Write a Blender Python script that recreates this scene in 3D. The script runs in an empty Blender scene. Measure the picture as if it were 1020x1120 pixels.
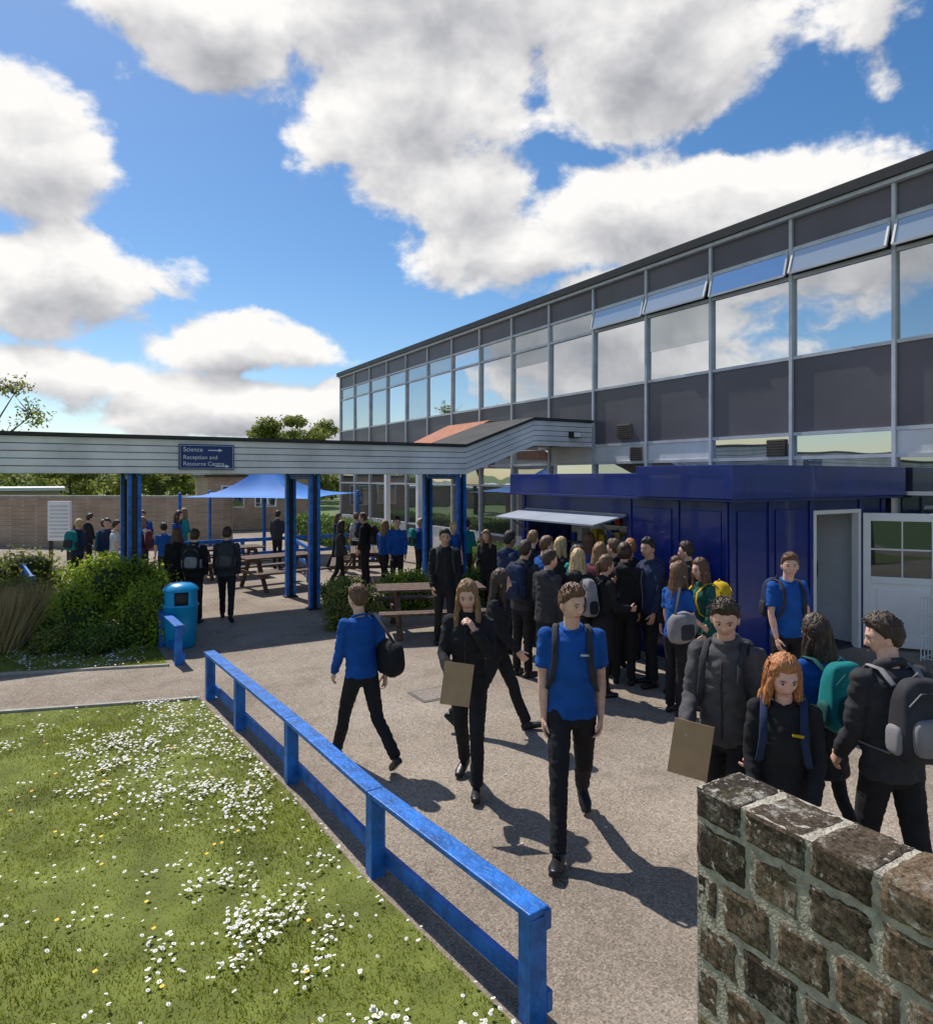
import bpy, bmesh, math, random, time
import numpy as np
from mathutils import Vector, Matrix, noise
T0=time.time()
random.seed(7); rng=np.random.default_rng(7)
scene=bpy.context.scene
YAW=30.8
CY,SY=math.cos(math.radians(YAW)),math.sin(math.radians(YAW))
def W(X,Y,Z=0.0):            # survey axes (east of viewpoint, north) -> site axes (aligned to the school block)
    return Vector((CY*X+SY*Y,-SY*X+CY*Y,Z))
# ---------------------------------------------------------------- materials
MATS={}
def M(name,col,rough=.6,metal=0.,var=.18,vs=6.,bump=.15,bs=80.,spec=.4,coat=0.):
    if name in MATS: return MATS[name]
    m=bpy.data.materials.new(name); m.use_nodes=True
    nt=m.node_tree; b=nt.nodes['Principled BSDF']
    b.inputs['Roughness'].default_value=rough; b.inputs['Metallic'].default_value=metal
    b.inputs['Specular IOR Level'].default_value=spec; b.inputs['Coat Weight'].default_value=coat
    tc=nt.nodes.new('ShaderNodeTexCoord')
    n=nt.nodes.new('ShaderNodeTexNoise'); n.inputs['Scale'].default_value=vs; n.inputs['Detail'].default_value=5
    nt.links.new(tc.outputs['Object'],n.inputs['Vector'])
    r=nt.nodes.new('ShaderNodeValToRGB'); r.color_ramp.elements[0].position=.3; r.color_ramp.elements[1].position=.7
    r.color_ramp.elements[0].color=tuple(max(0,c*(1-var)) for c in col)+(1,)
    r.color_ramp.elements[1].color=tuple(min(1,c*(1+var)) for c in col)+(1,)
    nt.links.new(n.outputs['Fac'],r.inputs['Fac']); nt.links.new(r.outputs['Color'],b.inputs['Base Color'])
    if bump>0:
        n2=nt.nodes.new('ShaderNodeTexNoise'); n2.inputs['Scale'].default_value=bs; n2.inputs['Detail'].default_value=3
        nt.links.new(tc.outputs['Object'],n2.inputs['Vector'])
        bp=nt.nodes.new('ShaderNodeBump'); bp.inputs['Strength'].default_value=bump; bp.inputs['Distance'].default_value=.02
        nt.links.new(n2.outputs['Fac'],bp.inputs['Height']); nt.links.new(bp.outputs['Normal'],b.inputs['Normal'])
    MATS[name]=m; return m
def N(nt,t,**k):
    n=nt.nodes.new(t)
    for a,b in k.items(): setattr(n,a,b)
    return n
def leafmat(name,cols,rough=.6,trans=.35):
    m=bpy.data.materials.new(name); m.use_nodes=True; nt=m.node_tree; nt.nodes.clear()
    out=N(nt,'ShaderNodeOutputMaterial'); g=N(nt,'ShaderNodeNewGeometry')
    r=N(nt,'ShaderNodeValToRGB'); cr=r.color_ramp
    while len(cr.elements)<len(cols): cr.elements.new(.5)
    for i,c in enumerate(cols):
        cr.elements[i].position=i/(len(cols)-1); cr.elements[i].color=tuple(c)+(1,)
    nt.links.new(g.outputs['Random Per Island'],r.inputs['Fac'])
    tc=N(nt,'ShaderNodeTexCoord'); n=N(nt,'ShaderNodeTexNoise'); n.inputs['Scale'].default_value=1.3; n.inputs['Detail'].default_value=3
    nt.links.new(tc.outputs['Object'],n.inputs['Vector'])
    mp=N(nt,'ShaderNodeMapRange'); mp.inputs['From Min'].default_value=.3; mp.inputs['From Max'].default_value=.7; mp.inputs['To Min'].default_value=.65; mp.inputs['To Max'].default_value=1.3
    nt.links.new(n.outputs['Fac'],mp.inputs['Value'])
    mul=N(nt,'ShaderNodeVectorMath',operation='SCALE'); nt.links.new(r.outputs['Color'],mul.inputs[0]); nt.links.new(mp.outputs['Result'],mul.inputs['Scale'])
    d=N(nt,'ShaderNodeBsdfPrincipled'); d.inputs['Roughness'].default_value=rough; d.inputs['Specular IOR Level'].default_value=.25
    t=N(nt,'ShaderNodeBsdfTranslucent'); mx=N(nt,'ShaderNodeMixShader'); mx.inputs[0].default_value=trans
    nt.links.new(mul.outputs[0],d.inputs['Base Color']); nt.links.new(mul.outputs[0],t.inputs['Color'])
    nt.links.new(d.outputs[0],mx.inputs[1]); nt.links.new(t.outputs[0],mx.inputs[2]); nt.links.new(mx.outputs[0],out.inputs[0])
    return m
def glassmat(name,tint,refl=.6,body=(.03,.035,.04)):
    m=bpy.data.materials.new(name); m.use_nodes=True; nt=m.node_tree; nt.nodes.clear()
    out=N(nt,'ShaderNodeOutputMaterial'); g=N(nt,'ShaderNodeBsdfGlossy'); g.inputs['Roughness'].default_value=.015; g.inputs['Color'].default_value=tint+(1,)
    tc=N(nt,'ShaderNodeTexCoord'); n=N(nt,'ShaderNodeTexNoise'); n.inputs['Scale'].default_value=.9; n.inputs['Detail'].default_value=1
    bp=N(nt,'ShaderNodeBump'); bp.inputs['Strength'].default_value=.10; bp.inputs['Distance'].default_value=.05
    nt.links.new(tc.outputs['Object'],n.inputs['Vector']); nt.links.new(n.outputs['Fac'],bp.inputs['Height']); nt.links.new(bp.outputs['Normal'],g.inputs['Normal'])
    d=N(nt,'ShaderNodeBsdfDiffuse'); d.inputs['Color'].default_value=body+(1,)
    mx=N(nt,'ShaderNodeMixShader'); mx.inputs[0].default_value=refl
    nt.links.new(d.outputs[0],mx.inputs[1]); nt.links.new(g.outputs[0],mx.inputs[2]); nt.links.new(mx.outputs[0],out.inputs[0])
    return m
def brickmat(name,c1,c2,mortar,scale=1.,bw=.225,bh=.075):
    m=bpy.data.materials.new(name); m.use_nodes=True; nt=m.node_tree; b=nt.nodes['Principled BSDF']; b.inputs['Roughness'].default_value=.85
    tc=N(nt,'ShaderNodeTexCoord'); sp=N(nt,'ShaderNodeSeparateXYZ'); cb=N(nt,'ShaderNodeCombineXYZ'); ad=N(nt,'ShaderNodeMath',operation='ADD')
    nt.links.new(tc.outputs['Object'],sp.inputs[0]); nt.links.new(sp.outputs[0],ad.inputs[0]); nt.links.new(sp.outputs[1],ad.inputs[1])
    nt.links.new(ad.outputs[0],cb.inputs[0]); nt.links.new(sp.outputs[2],cb.inputs[1])
    br=N(nt,'ShaderNodeTexBrick'); br.inputs['Color1'].default_value=c1+(1,); br.inputs['Color2'].default_value=c2+(1,); br.inputs['Mortar'].default_value=mortar+(1,)
    br.inputs['Scale'].default_value=scale; br.inputs['Brick Width'].default_value=bw; br.inputs['Row Height'].default_value=bh; br.inputs['Mortar Size'].default_value=.008
    nt.links.new(cb.outputs[0],br.inputs['Vector'])
    n=N(nt,'ShaderNodeTexNoise'); n.inputs['Scale'].default_value=1.5; n.inputs['Detail'].default_value=5; nt.links.new(tc.outputs['Object'],n.inputs['Vector'])
    mp=N(nt,'ShaderNodeMapRange'); mp.inputs['To Min'].default_value=.6; mp.inputs['To Max'].default_value=1.4; nt.links.new(n.outputs['Fac'],mp.inputs['Value'])
    mul=N(nt,'ShaderNodeVectorMath',operation='SCALE'); nt.links.new(br.outputs['Color'],mul.inputs[0]); nt.links.new(mp.outputs['Result'],mul.inputs['Scale'])
    nt.links.new(mul.outputs[0],b.inputs['Base Color'])
    return m
# ---------------------------------------------------------------- mesh builder
class MB:
    def __init__(s): s.v=[];s.f=[];s.m=[];s.mats=[]
    def mi(s,mat):
        if mat not in s.mats: s.mats.append(mat)
        return s.mats.index(mat)
    def add(s,V,F,mat):
        o=len(s.v); s.v+= [tuple(p) for p in V]; k=s.mi(mat)
        for f in F: s.f.append(tuple(o+i for i in f)); s.m.append(k)
    def box(s,x0,x1,y0,y1,z0,z1,mat):
        V=[(x,y,z) for z in(z0,z1) for y in(y0,y1) for x in(x0,x1)]
        s.add(V,[(0,2,3,1),(4,5,7,6),(0,1,5,4),(2,6,7,3),(0,4,6,2),(1,3,7,5)],mat)
    def beam(s,p,q,w,h,mat,up=(0,0,1)):
        p=Vector(p);q=Vector(q);t=(q-p).normalized();u=Vector(up); sd=t.cross(u)
        if sd.length<1e-4: sd=Vector((1,0,0))
        sd.normalize(); u=sd.cross(t)
        V=[]
        for c in(p,q):
            for a,b in((-1,-1),(1,-1),(1,1),(-1,1)): V.append(c+sd*a*w/2+u*b*h/2)
        s.add(V,[(0,1,2,3),(7,6,5,4),(0,4,5,1),(1,5,6,2),(2,6,7,3),(3,7,4,0)],mat)
    def prism(s,poly,y0,y1,mat):     # poly in x,z
        n=len(poly); V=[(x,y0,z) for x,z in poly]+[(x,y1,z) for x,z in poly]
        F=[tuple(range(n)),tuple(range(2*n-1,n-1,-1))]+[(i,i+n,(i+1)%n+n,(i+1)%n) for i in range(n)]
        s.add(V,F,mat)
    def tube(s,P,R,mat,n=12,ref=(1,0,0),cap=True):
        P=[Vector(p) for p in P]; R=[(r,r) if not isinstance(r,tuple) else r for r in R]
        ref=Vector(ref); T=[]
        for i in range(len(P)):
            a=P[max(0,i-1)];b=P[min(len(P)-1,i+1)]; T.append((b-a).normalized())
        L=[]
        if cap:
            r=min(R[0]); L+=[(P[0]-T[0]*r*.8,(R[0][0]*.45,R[0][1]*.45),T[0]),(P[0]-T[0]*r*.45,(R[0][0]*.85,R[0][1]*.85),T[0])]
        for i in range(len(P)): L.append((P[i],R[i],T[i]))
        if cap:
            r=min(R[-1]); L+=[(P[-1]+T[-1]*r*.45,(R[-1][0]*.85,R[-1][1]*.85),T[-1]),(P[-1]+T[-1]*r*.8,(R[-1][0]*.45,R[-1][1]*.45),T[-1])]
        V=[]
        for c,r,t in L:
            sd=ref-t*ref.dot(t)
            if sd.length<.05: sd=Vector((0,0,1))-t*t.z
            if sd.length<.05: sd=Vector((0,1,0))-t*t.y
            sd.normalize(); bn=t.cross(sd)
            for j in range(n):
                a=2*math.pi*j/n; V.append(c+sd*r[0]*math.cos(a)+bn*r[1]*math.sin(a))
        F=[]; k=len(L)
        for i in range(k-1):
            for j in range(n): F.append((i*n+j,i*n+(j+1)%n,(i+1)*n+(j+1)%n,(i+1)*n+j))
        F.append(tuple(range(n-1,-1,-1))); F.append(tuple((k-1)*n+j for j in range(n)))
        s.add(V,F,mat)
    def sup(s,c,r,mat,e=.5,n=20,rot=None,fn=None):   # superellipsoid
        V=[];F=[];m=n//2+1
        def pw(a,e): return math.copysign(abs(a)**e,a)
        for i in range(m):
            ph=-math.pi/2+math.pi*i/(m-1)
            for j in range(n):
                th=2*math.pi*j/n
                p=Vector((r[0]*pw(math.cos(ph),e)*pw(math.cos(th),e),r[1]*pw(math.cos(ph),e)*pw(math.sin(th),e),r[2]*pw(math.sin(ph),e)))
                if fn: p=fn(p)
                if rot: p=rot@p
                V.append(p+Vector(c))
        for i in range(m-1):
            for j in range(n): F.append((i*n+j,i*n+(j+1)%n,(i+1)*n+(j+1)%n,(i+1)*n+j))
        s.add(V,F,mat)
    def lathe(s,prof,c,mat,n=28):
        V=[];F=[]
        for r,z in prof:
            for j in range(n):
                a=2*math.pi*j/n; V.append((c[0]+r*math.cos(a),c[1]+r*math.sin(a),c[2]+z))
        for i in range(len(prof)-1):
            for j in range(n): F.append((i*n+j,i*n+(j+1)%n,(i+1)*n+(j+1)%n,(i+1)*n+j))
        s.add(V,F,mat)
    def mesh(s,name='m'):
        me=bpy.data.meshes.new(name); me.from_pydata(s.v,[],s.f)
        for m in s.mats: me.materials.append(m)
        me.polygons.foreach_set('material_index',s.m)
        bm=bmesh.new(); bm.from_mesh(me); bmesh.ops.recalc_face_normals(bm,faces=bm.faces); bm.to_mesh(me); bm.free()
        return me
    def obj(s,name,smooth=False,parent=None,bevel=0,loc=None,rz=0):
        me=s.mesh(name); o=bpy.data.objects.new(name,me); scene.collection.objects.link(o)
        if smooth: me.polygons.foreach_set('use_smooth',[True]*len(me.polygons))
        if parent: o.parent=parent
        if loc is not None: o.location=loc
        o.rotation_euler[2]=rz
        if bevel:
            b=o.modifiers.new('bevel','BEVEL'); b.width=bevel; b.segments=2; b.limit_method='ANGLE'
        return o
def empty(name,loc=(0,0,0),rz=0):
    e=bpy.data.objects.new(name,None); scene.collection.objects.link(e); e.location=loc; e.rotation_euler[2]=rz; e.empty_display_size=.2; return e
def npmesh(name,V,F,mats,mi=None,smooth=False):
    me=bpy.data.meshes.new(name); k=F.shape[1]
    me.vertices.add(len(V)); me.vertices.foreach_set('co',V.astype(np.float32).ravel())
    me.loops.add(F.size); me.loops.foreach_set('vertex_index',F.astype(np.int32).ravel())
    me.polygons.add(len(F)); me.polygons.foreach_set('loop_start',np.arange(0,F.size,k,dtype=np.int32))
    me.polygons.foreach_set('loop_total',np.full(len(F),k,dtype=np.int32))
    for m in mats: me.materials.append(m)
    if mi is not None: me.polygons.foreach_set('material_index',mi.astype(np.int32))
    me.update()
    o=bpy.data.objects.new(name,me); scene.collection.objects.link(o); return o
# ---------------------------------------------------------------- colour set
m_alu=M('aluminium_frame',(.52,.54,.57),.45,.1,.14,3,.05)
m_span=M('spandrel_panel',(.108,.097,.112),.4,0,.16,.8,.06,10)
m_dark=M('dark_trim',(.02,.02,.022),.5)
m_white=M('white_pvc',(.80,.81,.82),.35,0,.05,3,.02)
m_whpan=M('white_panel',(.66,.67,.68),.5,0,.12,1.5,.04)
m_flap=M('hatch_flap_grey',(.34,.38,.45),.4,0,.1,2,.04)
m_blue=M('blue_paint',(.012,.135,.48),.42,0,.42,9,.4,40)
m_kblue=M('kiosk_blue',(.008,.024,.17),.2,0,.18,1.2,.05,8,.5,.4)
m_kblue2=M('kiosk_blue_trim',(.010,.028,.21),.22,0,.18,2,.05,8,.5,.4)
m_fascia=M('fascia_board',(.80,.79,.77),.7,0,.2,1.6,.25,60)
m_roof=M('felt_roof',(.05,.05,.052),.9,0,.3,2,.3,60)
m_soffit=M('soffit',(.22,.17,.13),.8)
m_wood=M('weathered_wood',(.11,.07,.05),.8,0,.4,12,.4,90)
m_steel=M('galv_steel',(.35,.36,.37),.35,.8,.1)
m_leg=M('dark_interior',(.05,.05,.055),.8)
m_terra=M('terracotta_tile',(.36,.13,.07),.8,0,.25,8,.4,30)
m_bin=M('bin_plastic',(.0,.28,.56),.35,0,.1,5,.04,60)
# ---------------------------------------------------------------- world
def make_world(el_deg,az_deg):
    w=bpy.data.worlds.new('World'); scene.world=w; w.use_nodes=True; nt=w.node_tree; nt.nodes.clear(); L=nt.links.new
    out=N(nt,'ShaderNodeOutputWorld')
    sky=N(nt,'ShaderNodeTexSky'); sky.sky_type='NISHITA'; sky.sun_disc=False
    sky.sun_elevation=math.radians(el_deg); sky.sun_rotation=math.radians(az_deg%360); sky.altitude=100; sky.air_density=1.0; sky.dust_density=.4; sky.ozone_density=2.0
    hs=N(nt,'ShaderNodeHueSaturation'); hs.inputs['Saturation'].default_value=1.28; L(sky.outputs[0],hs.inputs['Color'])
    bg=N(nt,'ShaderNodeBackground'); bg.inputs[1].default_value=.122; L(hs.outputs[0],bg.inputs[0])
    tc=N(nt,'ShaderNodeTexCoord'); sep=N(nt,'ShaderNodeSeparateXYZ'); L(tc.outputs['Generated'],sep.inputs[0])
    def math_(op,a,b=None,c=None,clamp=False):
        n=N(nt,'ShaderNodeMath',operation=op); n.use_clamp=clamp
        for i,x in enumerate((a,b,c)):
            if x is None: continue
            if isinstance(x,(int,float)): n.inputs[i].default_value=x
            else: L(x,n.inputs[i])
        return n.outputs[0]
    az=math_('MULTIPLY',math_('ARCTAN2',sep.outputs[0],sep.outputs[1]),180/math.pi)
    el=math_('MULTIPLY',math_('ARCSINE',sep.outputs[2]),180/math.pi)
    Y=YAW
    blobs=[(-2,35,22,8,1.1),(-5,28.5,12,6,1.1),(0,23,8,4,.9),(14,32,12,8,1.1),(-20,32,10,4.6,1.1),
           (15,20.5,14,5,1.1),(25.5,21,7,4,1),(5,18.5,9,3.2,1),(11,15.3,7,2.,.8),(32,20,5,3,.6),
           (-33,21.5,6.5,4.8,1.1),(-30,14.2,8,4.2,1.1),(-18.5,10.4,8.5,2.6,1.1),(-31,7.0,9,2.2,1),(-17,5.6,19,2.8,1.1),
           (30,31,3.5,4.5,.6),
           (-72,13,16,7,1.1),(-92,19,16,8,1.2),(-60,24,10,5,.9),(-112,13,16,8,1.1),(-130,25,16,8,1),(170,30,26,10,1),(70,25,16,8,1),(110,16,20,7,1),(30,60,22,9,.8)]
    def density(dz,daz,det):
        vv=N(nt,'ShaderNodeCombineXYZ'); L(math_('ADD',az,daz),vv.inputs[0]); L(math_('ADD',el,dz),vv.inputs[1])
        off=N(nt,'ShaderNodeVectorMath',operation='ADD'); L(tc.outputs['Generated'],off.inputs[0])
        off.inputs[1].default_value=(0,0,math.radians(dz))
        sc=N(nt,'ShaderNodeVectorMath',operation='MULTIPLY'); L(off.outputs[0],sc.inputs[0]); sc.inputs[1].default_value=(1,1,1.4)
        n=N(nt,'ShaderNodeTexNoise'); n.inputs['Scale'].default_value=7.5; n.inputs['Detail'].default_value=det; n.inputs['Roughness'].default_value=.58; n.inputs['Distortion'].default_value=.15
        L(sc.outputs[0],n.inputs['Vector'])
        cur=None
        for (a,e,hw,hh,st) in blobs:
            ma=N(nt,'ShaderNodeVectorMath',operation='MULTIPLY_ADD'); L(vv.outputs[0],ma.inputs[0])
            aw=a+Y
            if aw>180: aw-=360
            ma.inputs[1].default_value=(1/hw,1/hh,0); ma.inputs[2].default_value=(-aw/hw,-e/hh,0)
            ln=N(nt,'ShaderNodeVectorMath',operation='LENGTH'); L(ma.outputs[0],ln.inputs[0])
            d=math_('MULTIPLY_ADD',ln.outputs['Value'],-st,st)
            cur=d if cur is None else math_('SMOOTH_MAX',cur,d,.2)
        cur=math_('MAXIMUM',cur,-.9)
        return math_('ADD',math_('MULTIPLY',cur,.85),math_('MULTIPLY',math_('SUBTRACT',n.outputs['Fac'],.5),2.0))
    D=density(0,0,8); D2=density(2.0,-.8,4)
    mask=N(nt,'ShaderNodeMapRange',interpolation_type='SMOOTHSTEP'); L(D,mask.inputs['Value']); mask.inputs['From Min'].default_value=-.06; mask.inputs['From Max'].default_value=.22
    lit=math_('MULTIPLY',math_('SUBTRACT',D,D2),1.0)
    thick=N(nt,'ShaderNodeMapRange',interpolation_type='SMOOTHSTEP'); L(D,thick.inputs['Value']); thick.inputs['From Min'].default_value=.2; thick.inputs['From Max'].default_value=1.0
    sh=math_('ADD',math_('SUBTRACT',.80,math_('MULTIPLY',thick.outputs[0],.44)),lit,clamp=True)
    cr=N(nt,'ShaderNodeValToRGB'); L(sh,cr.inputs[0]); e=cr.color_ramp.elements
    e[0].position=0; e[0].color=(.38,.39,.43,1); e[1].position=1; e[1].color=(1.0,.985,.96,1)
    x=e.new(.5); x.color=(.65,.65,.67,1)
    cb=N(nt,'ShaderNodeBackground'); L(cr.outputs[0],cb.inputs[0]); cb.inputs[1].default_value=1.0
    mx=N(nt,'ShaderNodeMixShader'); L(mask.outputs[0],mx.inputs[0]); L(bg.outputs[0],mx.inputs[1]); L(cb.outputs[0],mx.inputs[2]); L(mx.outputs[0],out.inputs[0])
SUN_EL,SUN_AZ=54,-8
make_world(SUN_EL,SUN_AZ)
sl=bpy.data.lights.new('sun','SUN'); sl.energy=5.0; sl.angle=math.radians(.5); sl.color=(1,.95,.87)
so=bpy.data.objects.new('sun',sl); scene.collection.objects.link(so)
a=math.radians(SUN_AZ);e=math.radians(SUN_EL); sv=Vector((math.sin(a)*math.cos(e),math.cos(a)*math.cos(e),math.sin(e)))
so.rotation_euler=sv.to_track_quat('Z','Y').to_euler()
cd=bpy.data.cameras.new('camera'); cam=bpy.data.objects.new('camera',cd); scene.collection.objects.link(cam); scene.camera=cam
cam.location=(0,0,2.6); cam.rotation_euler=(math.radians(90),0,math.radians(-YAW)); cd.lens=24; cd.sensor_width=36; cd.shift_y=-.0339; cd.clip_end=6000; cd.clip_start=.05
scene.view_settings.view_transform='Standard'; scene.view_settings.look='None'; scene.view_settings.exposure=0
# ---------------------------------------------------------------- ground
def flat(name,poly,z,mat):
    b=MB(); b.add([(x,y,z) for x,y in poly],[tuple(range(len(poly)))],mat); return b.obj(name)
m_field=M('field_grass',(.09,.14,.035),.9,0,.35,.02,.2,5)
flat('ground',[(-3000,-3000),(3000,-3000),(3000,3000),(-3000,3000)],-.004,m_field)
def asphalt():
    m=bpy.data.materials.new('asphalt'); m.use_nodes=True; nt=m.node_tree; b=nt.nodes['Principled BSDF']; b.inputs['Roughness'].default_value=.92; b.inputs['Specular IOR Level'].default_value=.2; L=nt.links.new
    tc=N(nt,'ShaderNodeTexCoord')
    def ns(s,d,r=.5):
        n=N(nt,'ShaderNodeTexNoise'); n.inputs['Scale'].default_value=s; n.inputs['Detail'].default_value=d; n.inputs['Roughness'].default_value=r; L(tc.outputs['Object'],n.inputs['Vector']); return n
    big=ns(.45,6,.6); r=N(nt,'ShaderNodeValToRGB'); L(big.outputs['Fac'],r.inputs[0]); e=r.color_ramp.elements
    e[0].position=.35; e[0].color=(.225,.183,.145,1); e[1].position=.66; e[1].color=(.335,.283,.228,1)
    fine=ns(75,3,.7); mp=N(nt,'ShaderNodeMapRange'); L(fine.outputs['Fac'],mp.inputs['Value']); mp.inputs['From Min'].default_value=.3; mp.inputs['From Max'].default_value=.7; mp.inputs['To Min'].default_value=.5; mp.inputs['To Max'].default_value=1.5
    v=N(nt,'ShaderNodeTexVoronoi'); v.inputs['Scale'].default_value=60; L(tc.outputs['Object'],v.inputs['Vector'])
    vr=N(nt,'ShaderNodeMapRange'); L(v.outputs['Color'],vr.inputs['Value']); vr.inputs['To Min'].default_value=.65; vr.inputs['To Max'].default_value=1.35
    mm=N(nt,'ShaderNodeMath',operation='MULTIPLY'); L(mp.outputs[0],mm.inputs[0]); L(vr.outputs[0],mm.inputs[1])
    st=ns(2.3,5,.65); sr=N(nt,'ShaderNodeMapRange'); L(st.outputs['Fac'],sr.inputs['Value']); sr.inputs['From Min'].default_value=.3; sr.inputs['From Max'].default_value=.5; sr.inputs['To Min'].default_value=.8; sr.inputs['To Max'].default_value=1.03
    m2=N(nt,'ShaderNodeMath',operation='MULTIPLY'); L(mm.outputs[0],m2.inputs[0]); L(sr.outputs[0],m2.inputs[1])
    v2=N(nt,'ShaderNodeTexVoronoi'); v2.inputs['Scale'].default_value=4.3; L(tc.outputs['Object'],v2.inputs['Vector'])
    g2=N(nt,'ShaderNodeMapRange'); L(v2.outputs['Distance'],g2.inputs['Value']); g2.inputs['From Min'].default_value=.05; g2.inputs['From Max'].default_value=.075; g2.inputs['To Min'].default_value=.66; g2.inputs['To Max'].default_value=1
    m3=N(nt,'ShaderNodeMath',operation='MULTIPLY'); L(m2.outputs[0],m3.inputs[0]); L(g2.outputs[0],m3.inputs[1])
    s=N(nt,'ShaderNodeVectorMath',operation='SCALE'); L(r.outputs[0],s.inputs[0]); L(m3.outputs[0],s.inputs['Scale']); L(s.outputs[0],b.inputs['Base Color'])
    bp=N(nt,'ShaderNodeBump'); bp.inputs['Strength'].default_value=.6; bp.inputs['Distance'].default_value=.01; L(fine.outputs['Fac'],bp.inputs['Height']); L(bp.outputs[0],b.inputs['Normal'])
    return m
m_asph=asphalt()
flat('asphalt_path',[(-30,-8),(11.43,-8),(11.43,34),(-30,34)],0,m_asph)
m_lawn=M('lawn_soil',(.14,.165,.03),.95,0,.35,3,.5,60)
lawnA=[(-16,-6),(1.98,-6),(1.96,1.6),(1.86,2.64),(1.70,4.15),(1.62,5.77),(1.50,7.26),(1.42,8.45),(-.6,9.1),(-16,13.4)]
lawnB=[(-16,15.1),(-.63,10.85),(1.3,10.2),(1.28,12.9),(-16,18)]
flat('lawn',lawnA,.004,m_lawn); flat('lawn',lawnB,.004,m_lawn)
def inpoly(px,py,poly):
    c=np.zeros(len(px),bool); j=len(poly)-1
    for i in range(len(poly)):
        xi,yi=poly[i];xj,yj=poly[j]
        c^=((yi>py)!=(yj>py))&(px<(xj-xi)*(py-yi)/(yj-yi+1e-12)+xi); j=i
    return c
def lawn_blades(name,poly,n,box,mat,hmin,hmax,wd):
    x=rng.uniform(box[0],box[1],n); y=rng.uniform(box[2],box[3],n); k=inpoly(x,y,poly)
    Xc=CY*x-SY*y; Yc=SY*x+CY*y; k&=(Yc>1.8)&(Xc>-1.0*Yc-.5)
    pat=np.sin(x*2.3+np.sin(y*1.7)*1.5)*np.sin(y*2.9+np.sin(x*3.1))+.6*np.sin(x*7.1+y*3.3)*np.sin(y*8.3-x*2.)
    k&=rng.random(len(x))<np.clip(.85-.35*pat,.25,1)
    x=x[k];y=y[k];n=len(x)
    a=rng.uniform(0,2*np.pi,n); h=rng.uniform(hmin,hmax,n)*(1+.5*np.sin(x*3+1.3*y)*np.cos(y*2.1-x)); w=rng.uniform(.6,1.2,n)*wd
    lx=rng.normal(0,.5,n)*h; ly=rng.normal(0,.5,n)*h
    V=np.zeros((n,3,3)); V[:,0,0]=x-np.cos(a)*w; V[:,0,1]=y-np.sin(a)*w; V[:,1,0]=x+np.cos(a)*w; V[:,1,1]=y+np.sin(a)*w
    V[:,2,0]=x+lx; V[:,2,1]=y+ly; V[:,2,2]=h; V[:,:2,2]=.002
    return npmesh(name,V.reshape(-1,3),np.arange(n*3).reshape(-1,3),[mat])
m_grass=leafmat('grass_blade',[(.15,.20,.015),(.24,.29,.02),(.36,.36,.03),(.19,.25,.02),(.44,.38,.07)],.7,.45)
lawn_blades('lawn_grass',lawnA,360000,(-7,2,1,10.5),m_grass,.012,.036,.0035)
lawn_blades('lawn_grass',lawnB,60000,(-9,1.4,10,16),m_grass,.02,.06,.006)
def daisies(name,poly,n,box,thr,bias):
    V=[];F=[];mi=[]
    X=rng.uniform(box[0],box[1],n); Y_=rng.uniform(box[2],box[3],n); ok=inpoly(X,Y_,poly)
    for x,y in zip(X[ok],Y_[ok]):
        v=noise.noise(Vector((x*1.1,y*1.1,3)))*.5+noise.noise(Vector((x*3.6,y*3.6,9)))*.6+bias(x,y)
        if random.random()>max(.022,(v-thr)*2.0): continue
        r=random.uniform(.008,.0145); z=random.uniform(.028,.05); tx=random.uniform(-.4,.4);ty=random.uniform(-.4,.4); o=len(V)
        for j in range(6):
            a=j*math.pi/3+x*7; V.append((x+r*math.cos(a),y+r*math.sin(a),z+r*(tx*math.cos(a)+ty*math.sin(a))))
        F.append([o,o+1,o+2,o+3]);F.append([o,o+3,o+4,o+5]);mi+=[0,0]
        o=len(V); r2=r*.35
        for j in range(4):
            a=j*math.pi/2; V.append((x+r2*math.cos(a),y+r2*math.sin(a),z+.004))
        F.append([o,o+1,o+2,o+3]);mi.append(1)
    return npmesh(name,np.array(V),np.array(F),[M('daisy_petal',(.8,.8,.78),.6,0,.05),M('daisy_centre',(.6,.4,.03),.6)],np.array(mi))
def biasA(x,y):
    Xc=CY*x-SY*y;Yc=SY*x+CY*y
    b=.05+.20*math.exp(-((Xc+3.0)/1.3)**2-((Yc-7.0)/1.2)**2)+.26*math.exp(-((x-1.1)/.7)**2)-.12*math.exp(-((Xc+2.6)/.8)**2-((Yc-4.4)/1.)**2)
    return b
daisies('daisy_flowers',lawnA,70000,(-6,1.9,1.5,10.5),.23,biasA)
daisies('daisy_flowers',lawnB,22000,(-7,1.3,10,14),.0,lambda x,y:.12)
V=[];F=[]
for i in range(140):
    x=random.uniform(-5,1.5);y=random.uniform(2,8.3);r=.014;o=len(V)
    for j in range(6): V.append((x+r*math.cos(j*1.047),y+r*math.sin(j*1.047),.04+.004*(j%2)))
    F+=[[o,o+1,o+2,o+3],[o,o+3,o+4,o+5]]
npmesh('dandelion_flowers',np.array(V),np.array(F),[M('dandelion',(.75,.5,.02),.6)])
b=MB(); m_edge=M('concrete_edging',(.36,.34,.30),.9,0,.2,6,.3)
b.beam((-.6,9.1,.0),(1.42,8.47,.0),.05,.06,m_edge); b.beam((-16,13.4,0),(-.6,9.1,0),.05,.06,m_edge)
b.beam((-.63,10.83,0),(1.3,10.18,0),.05,.06,m_edge); b.beam((-16,15.08,0),(-.63,10.83,0),.05,.06,m_edge); b.obj('path_edging')
b=MB(); b.box(3.6,4.15,7.0,7.45,.0,.006,M('manhole_iron',(.12,.11,.10),.6,.4)); b.box(3.64,4.11,7.04,7.41,.006,.010,M('manhole_infill',(.24,.20,.17),.8,0,.3,30,.5)); b.obj('manhole_cover')
b=MB()
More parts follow.
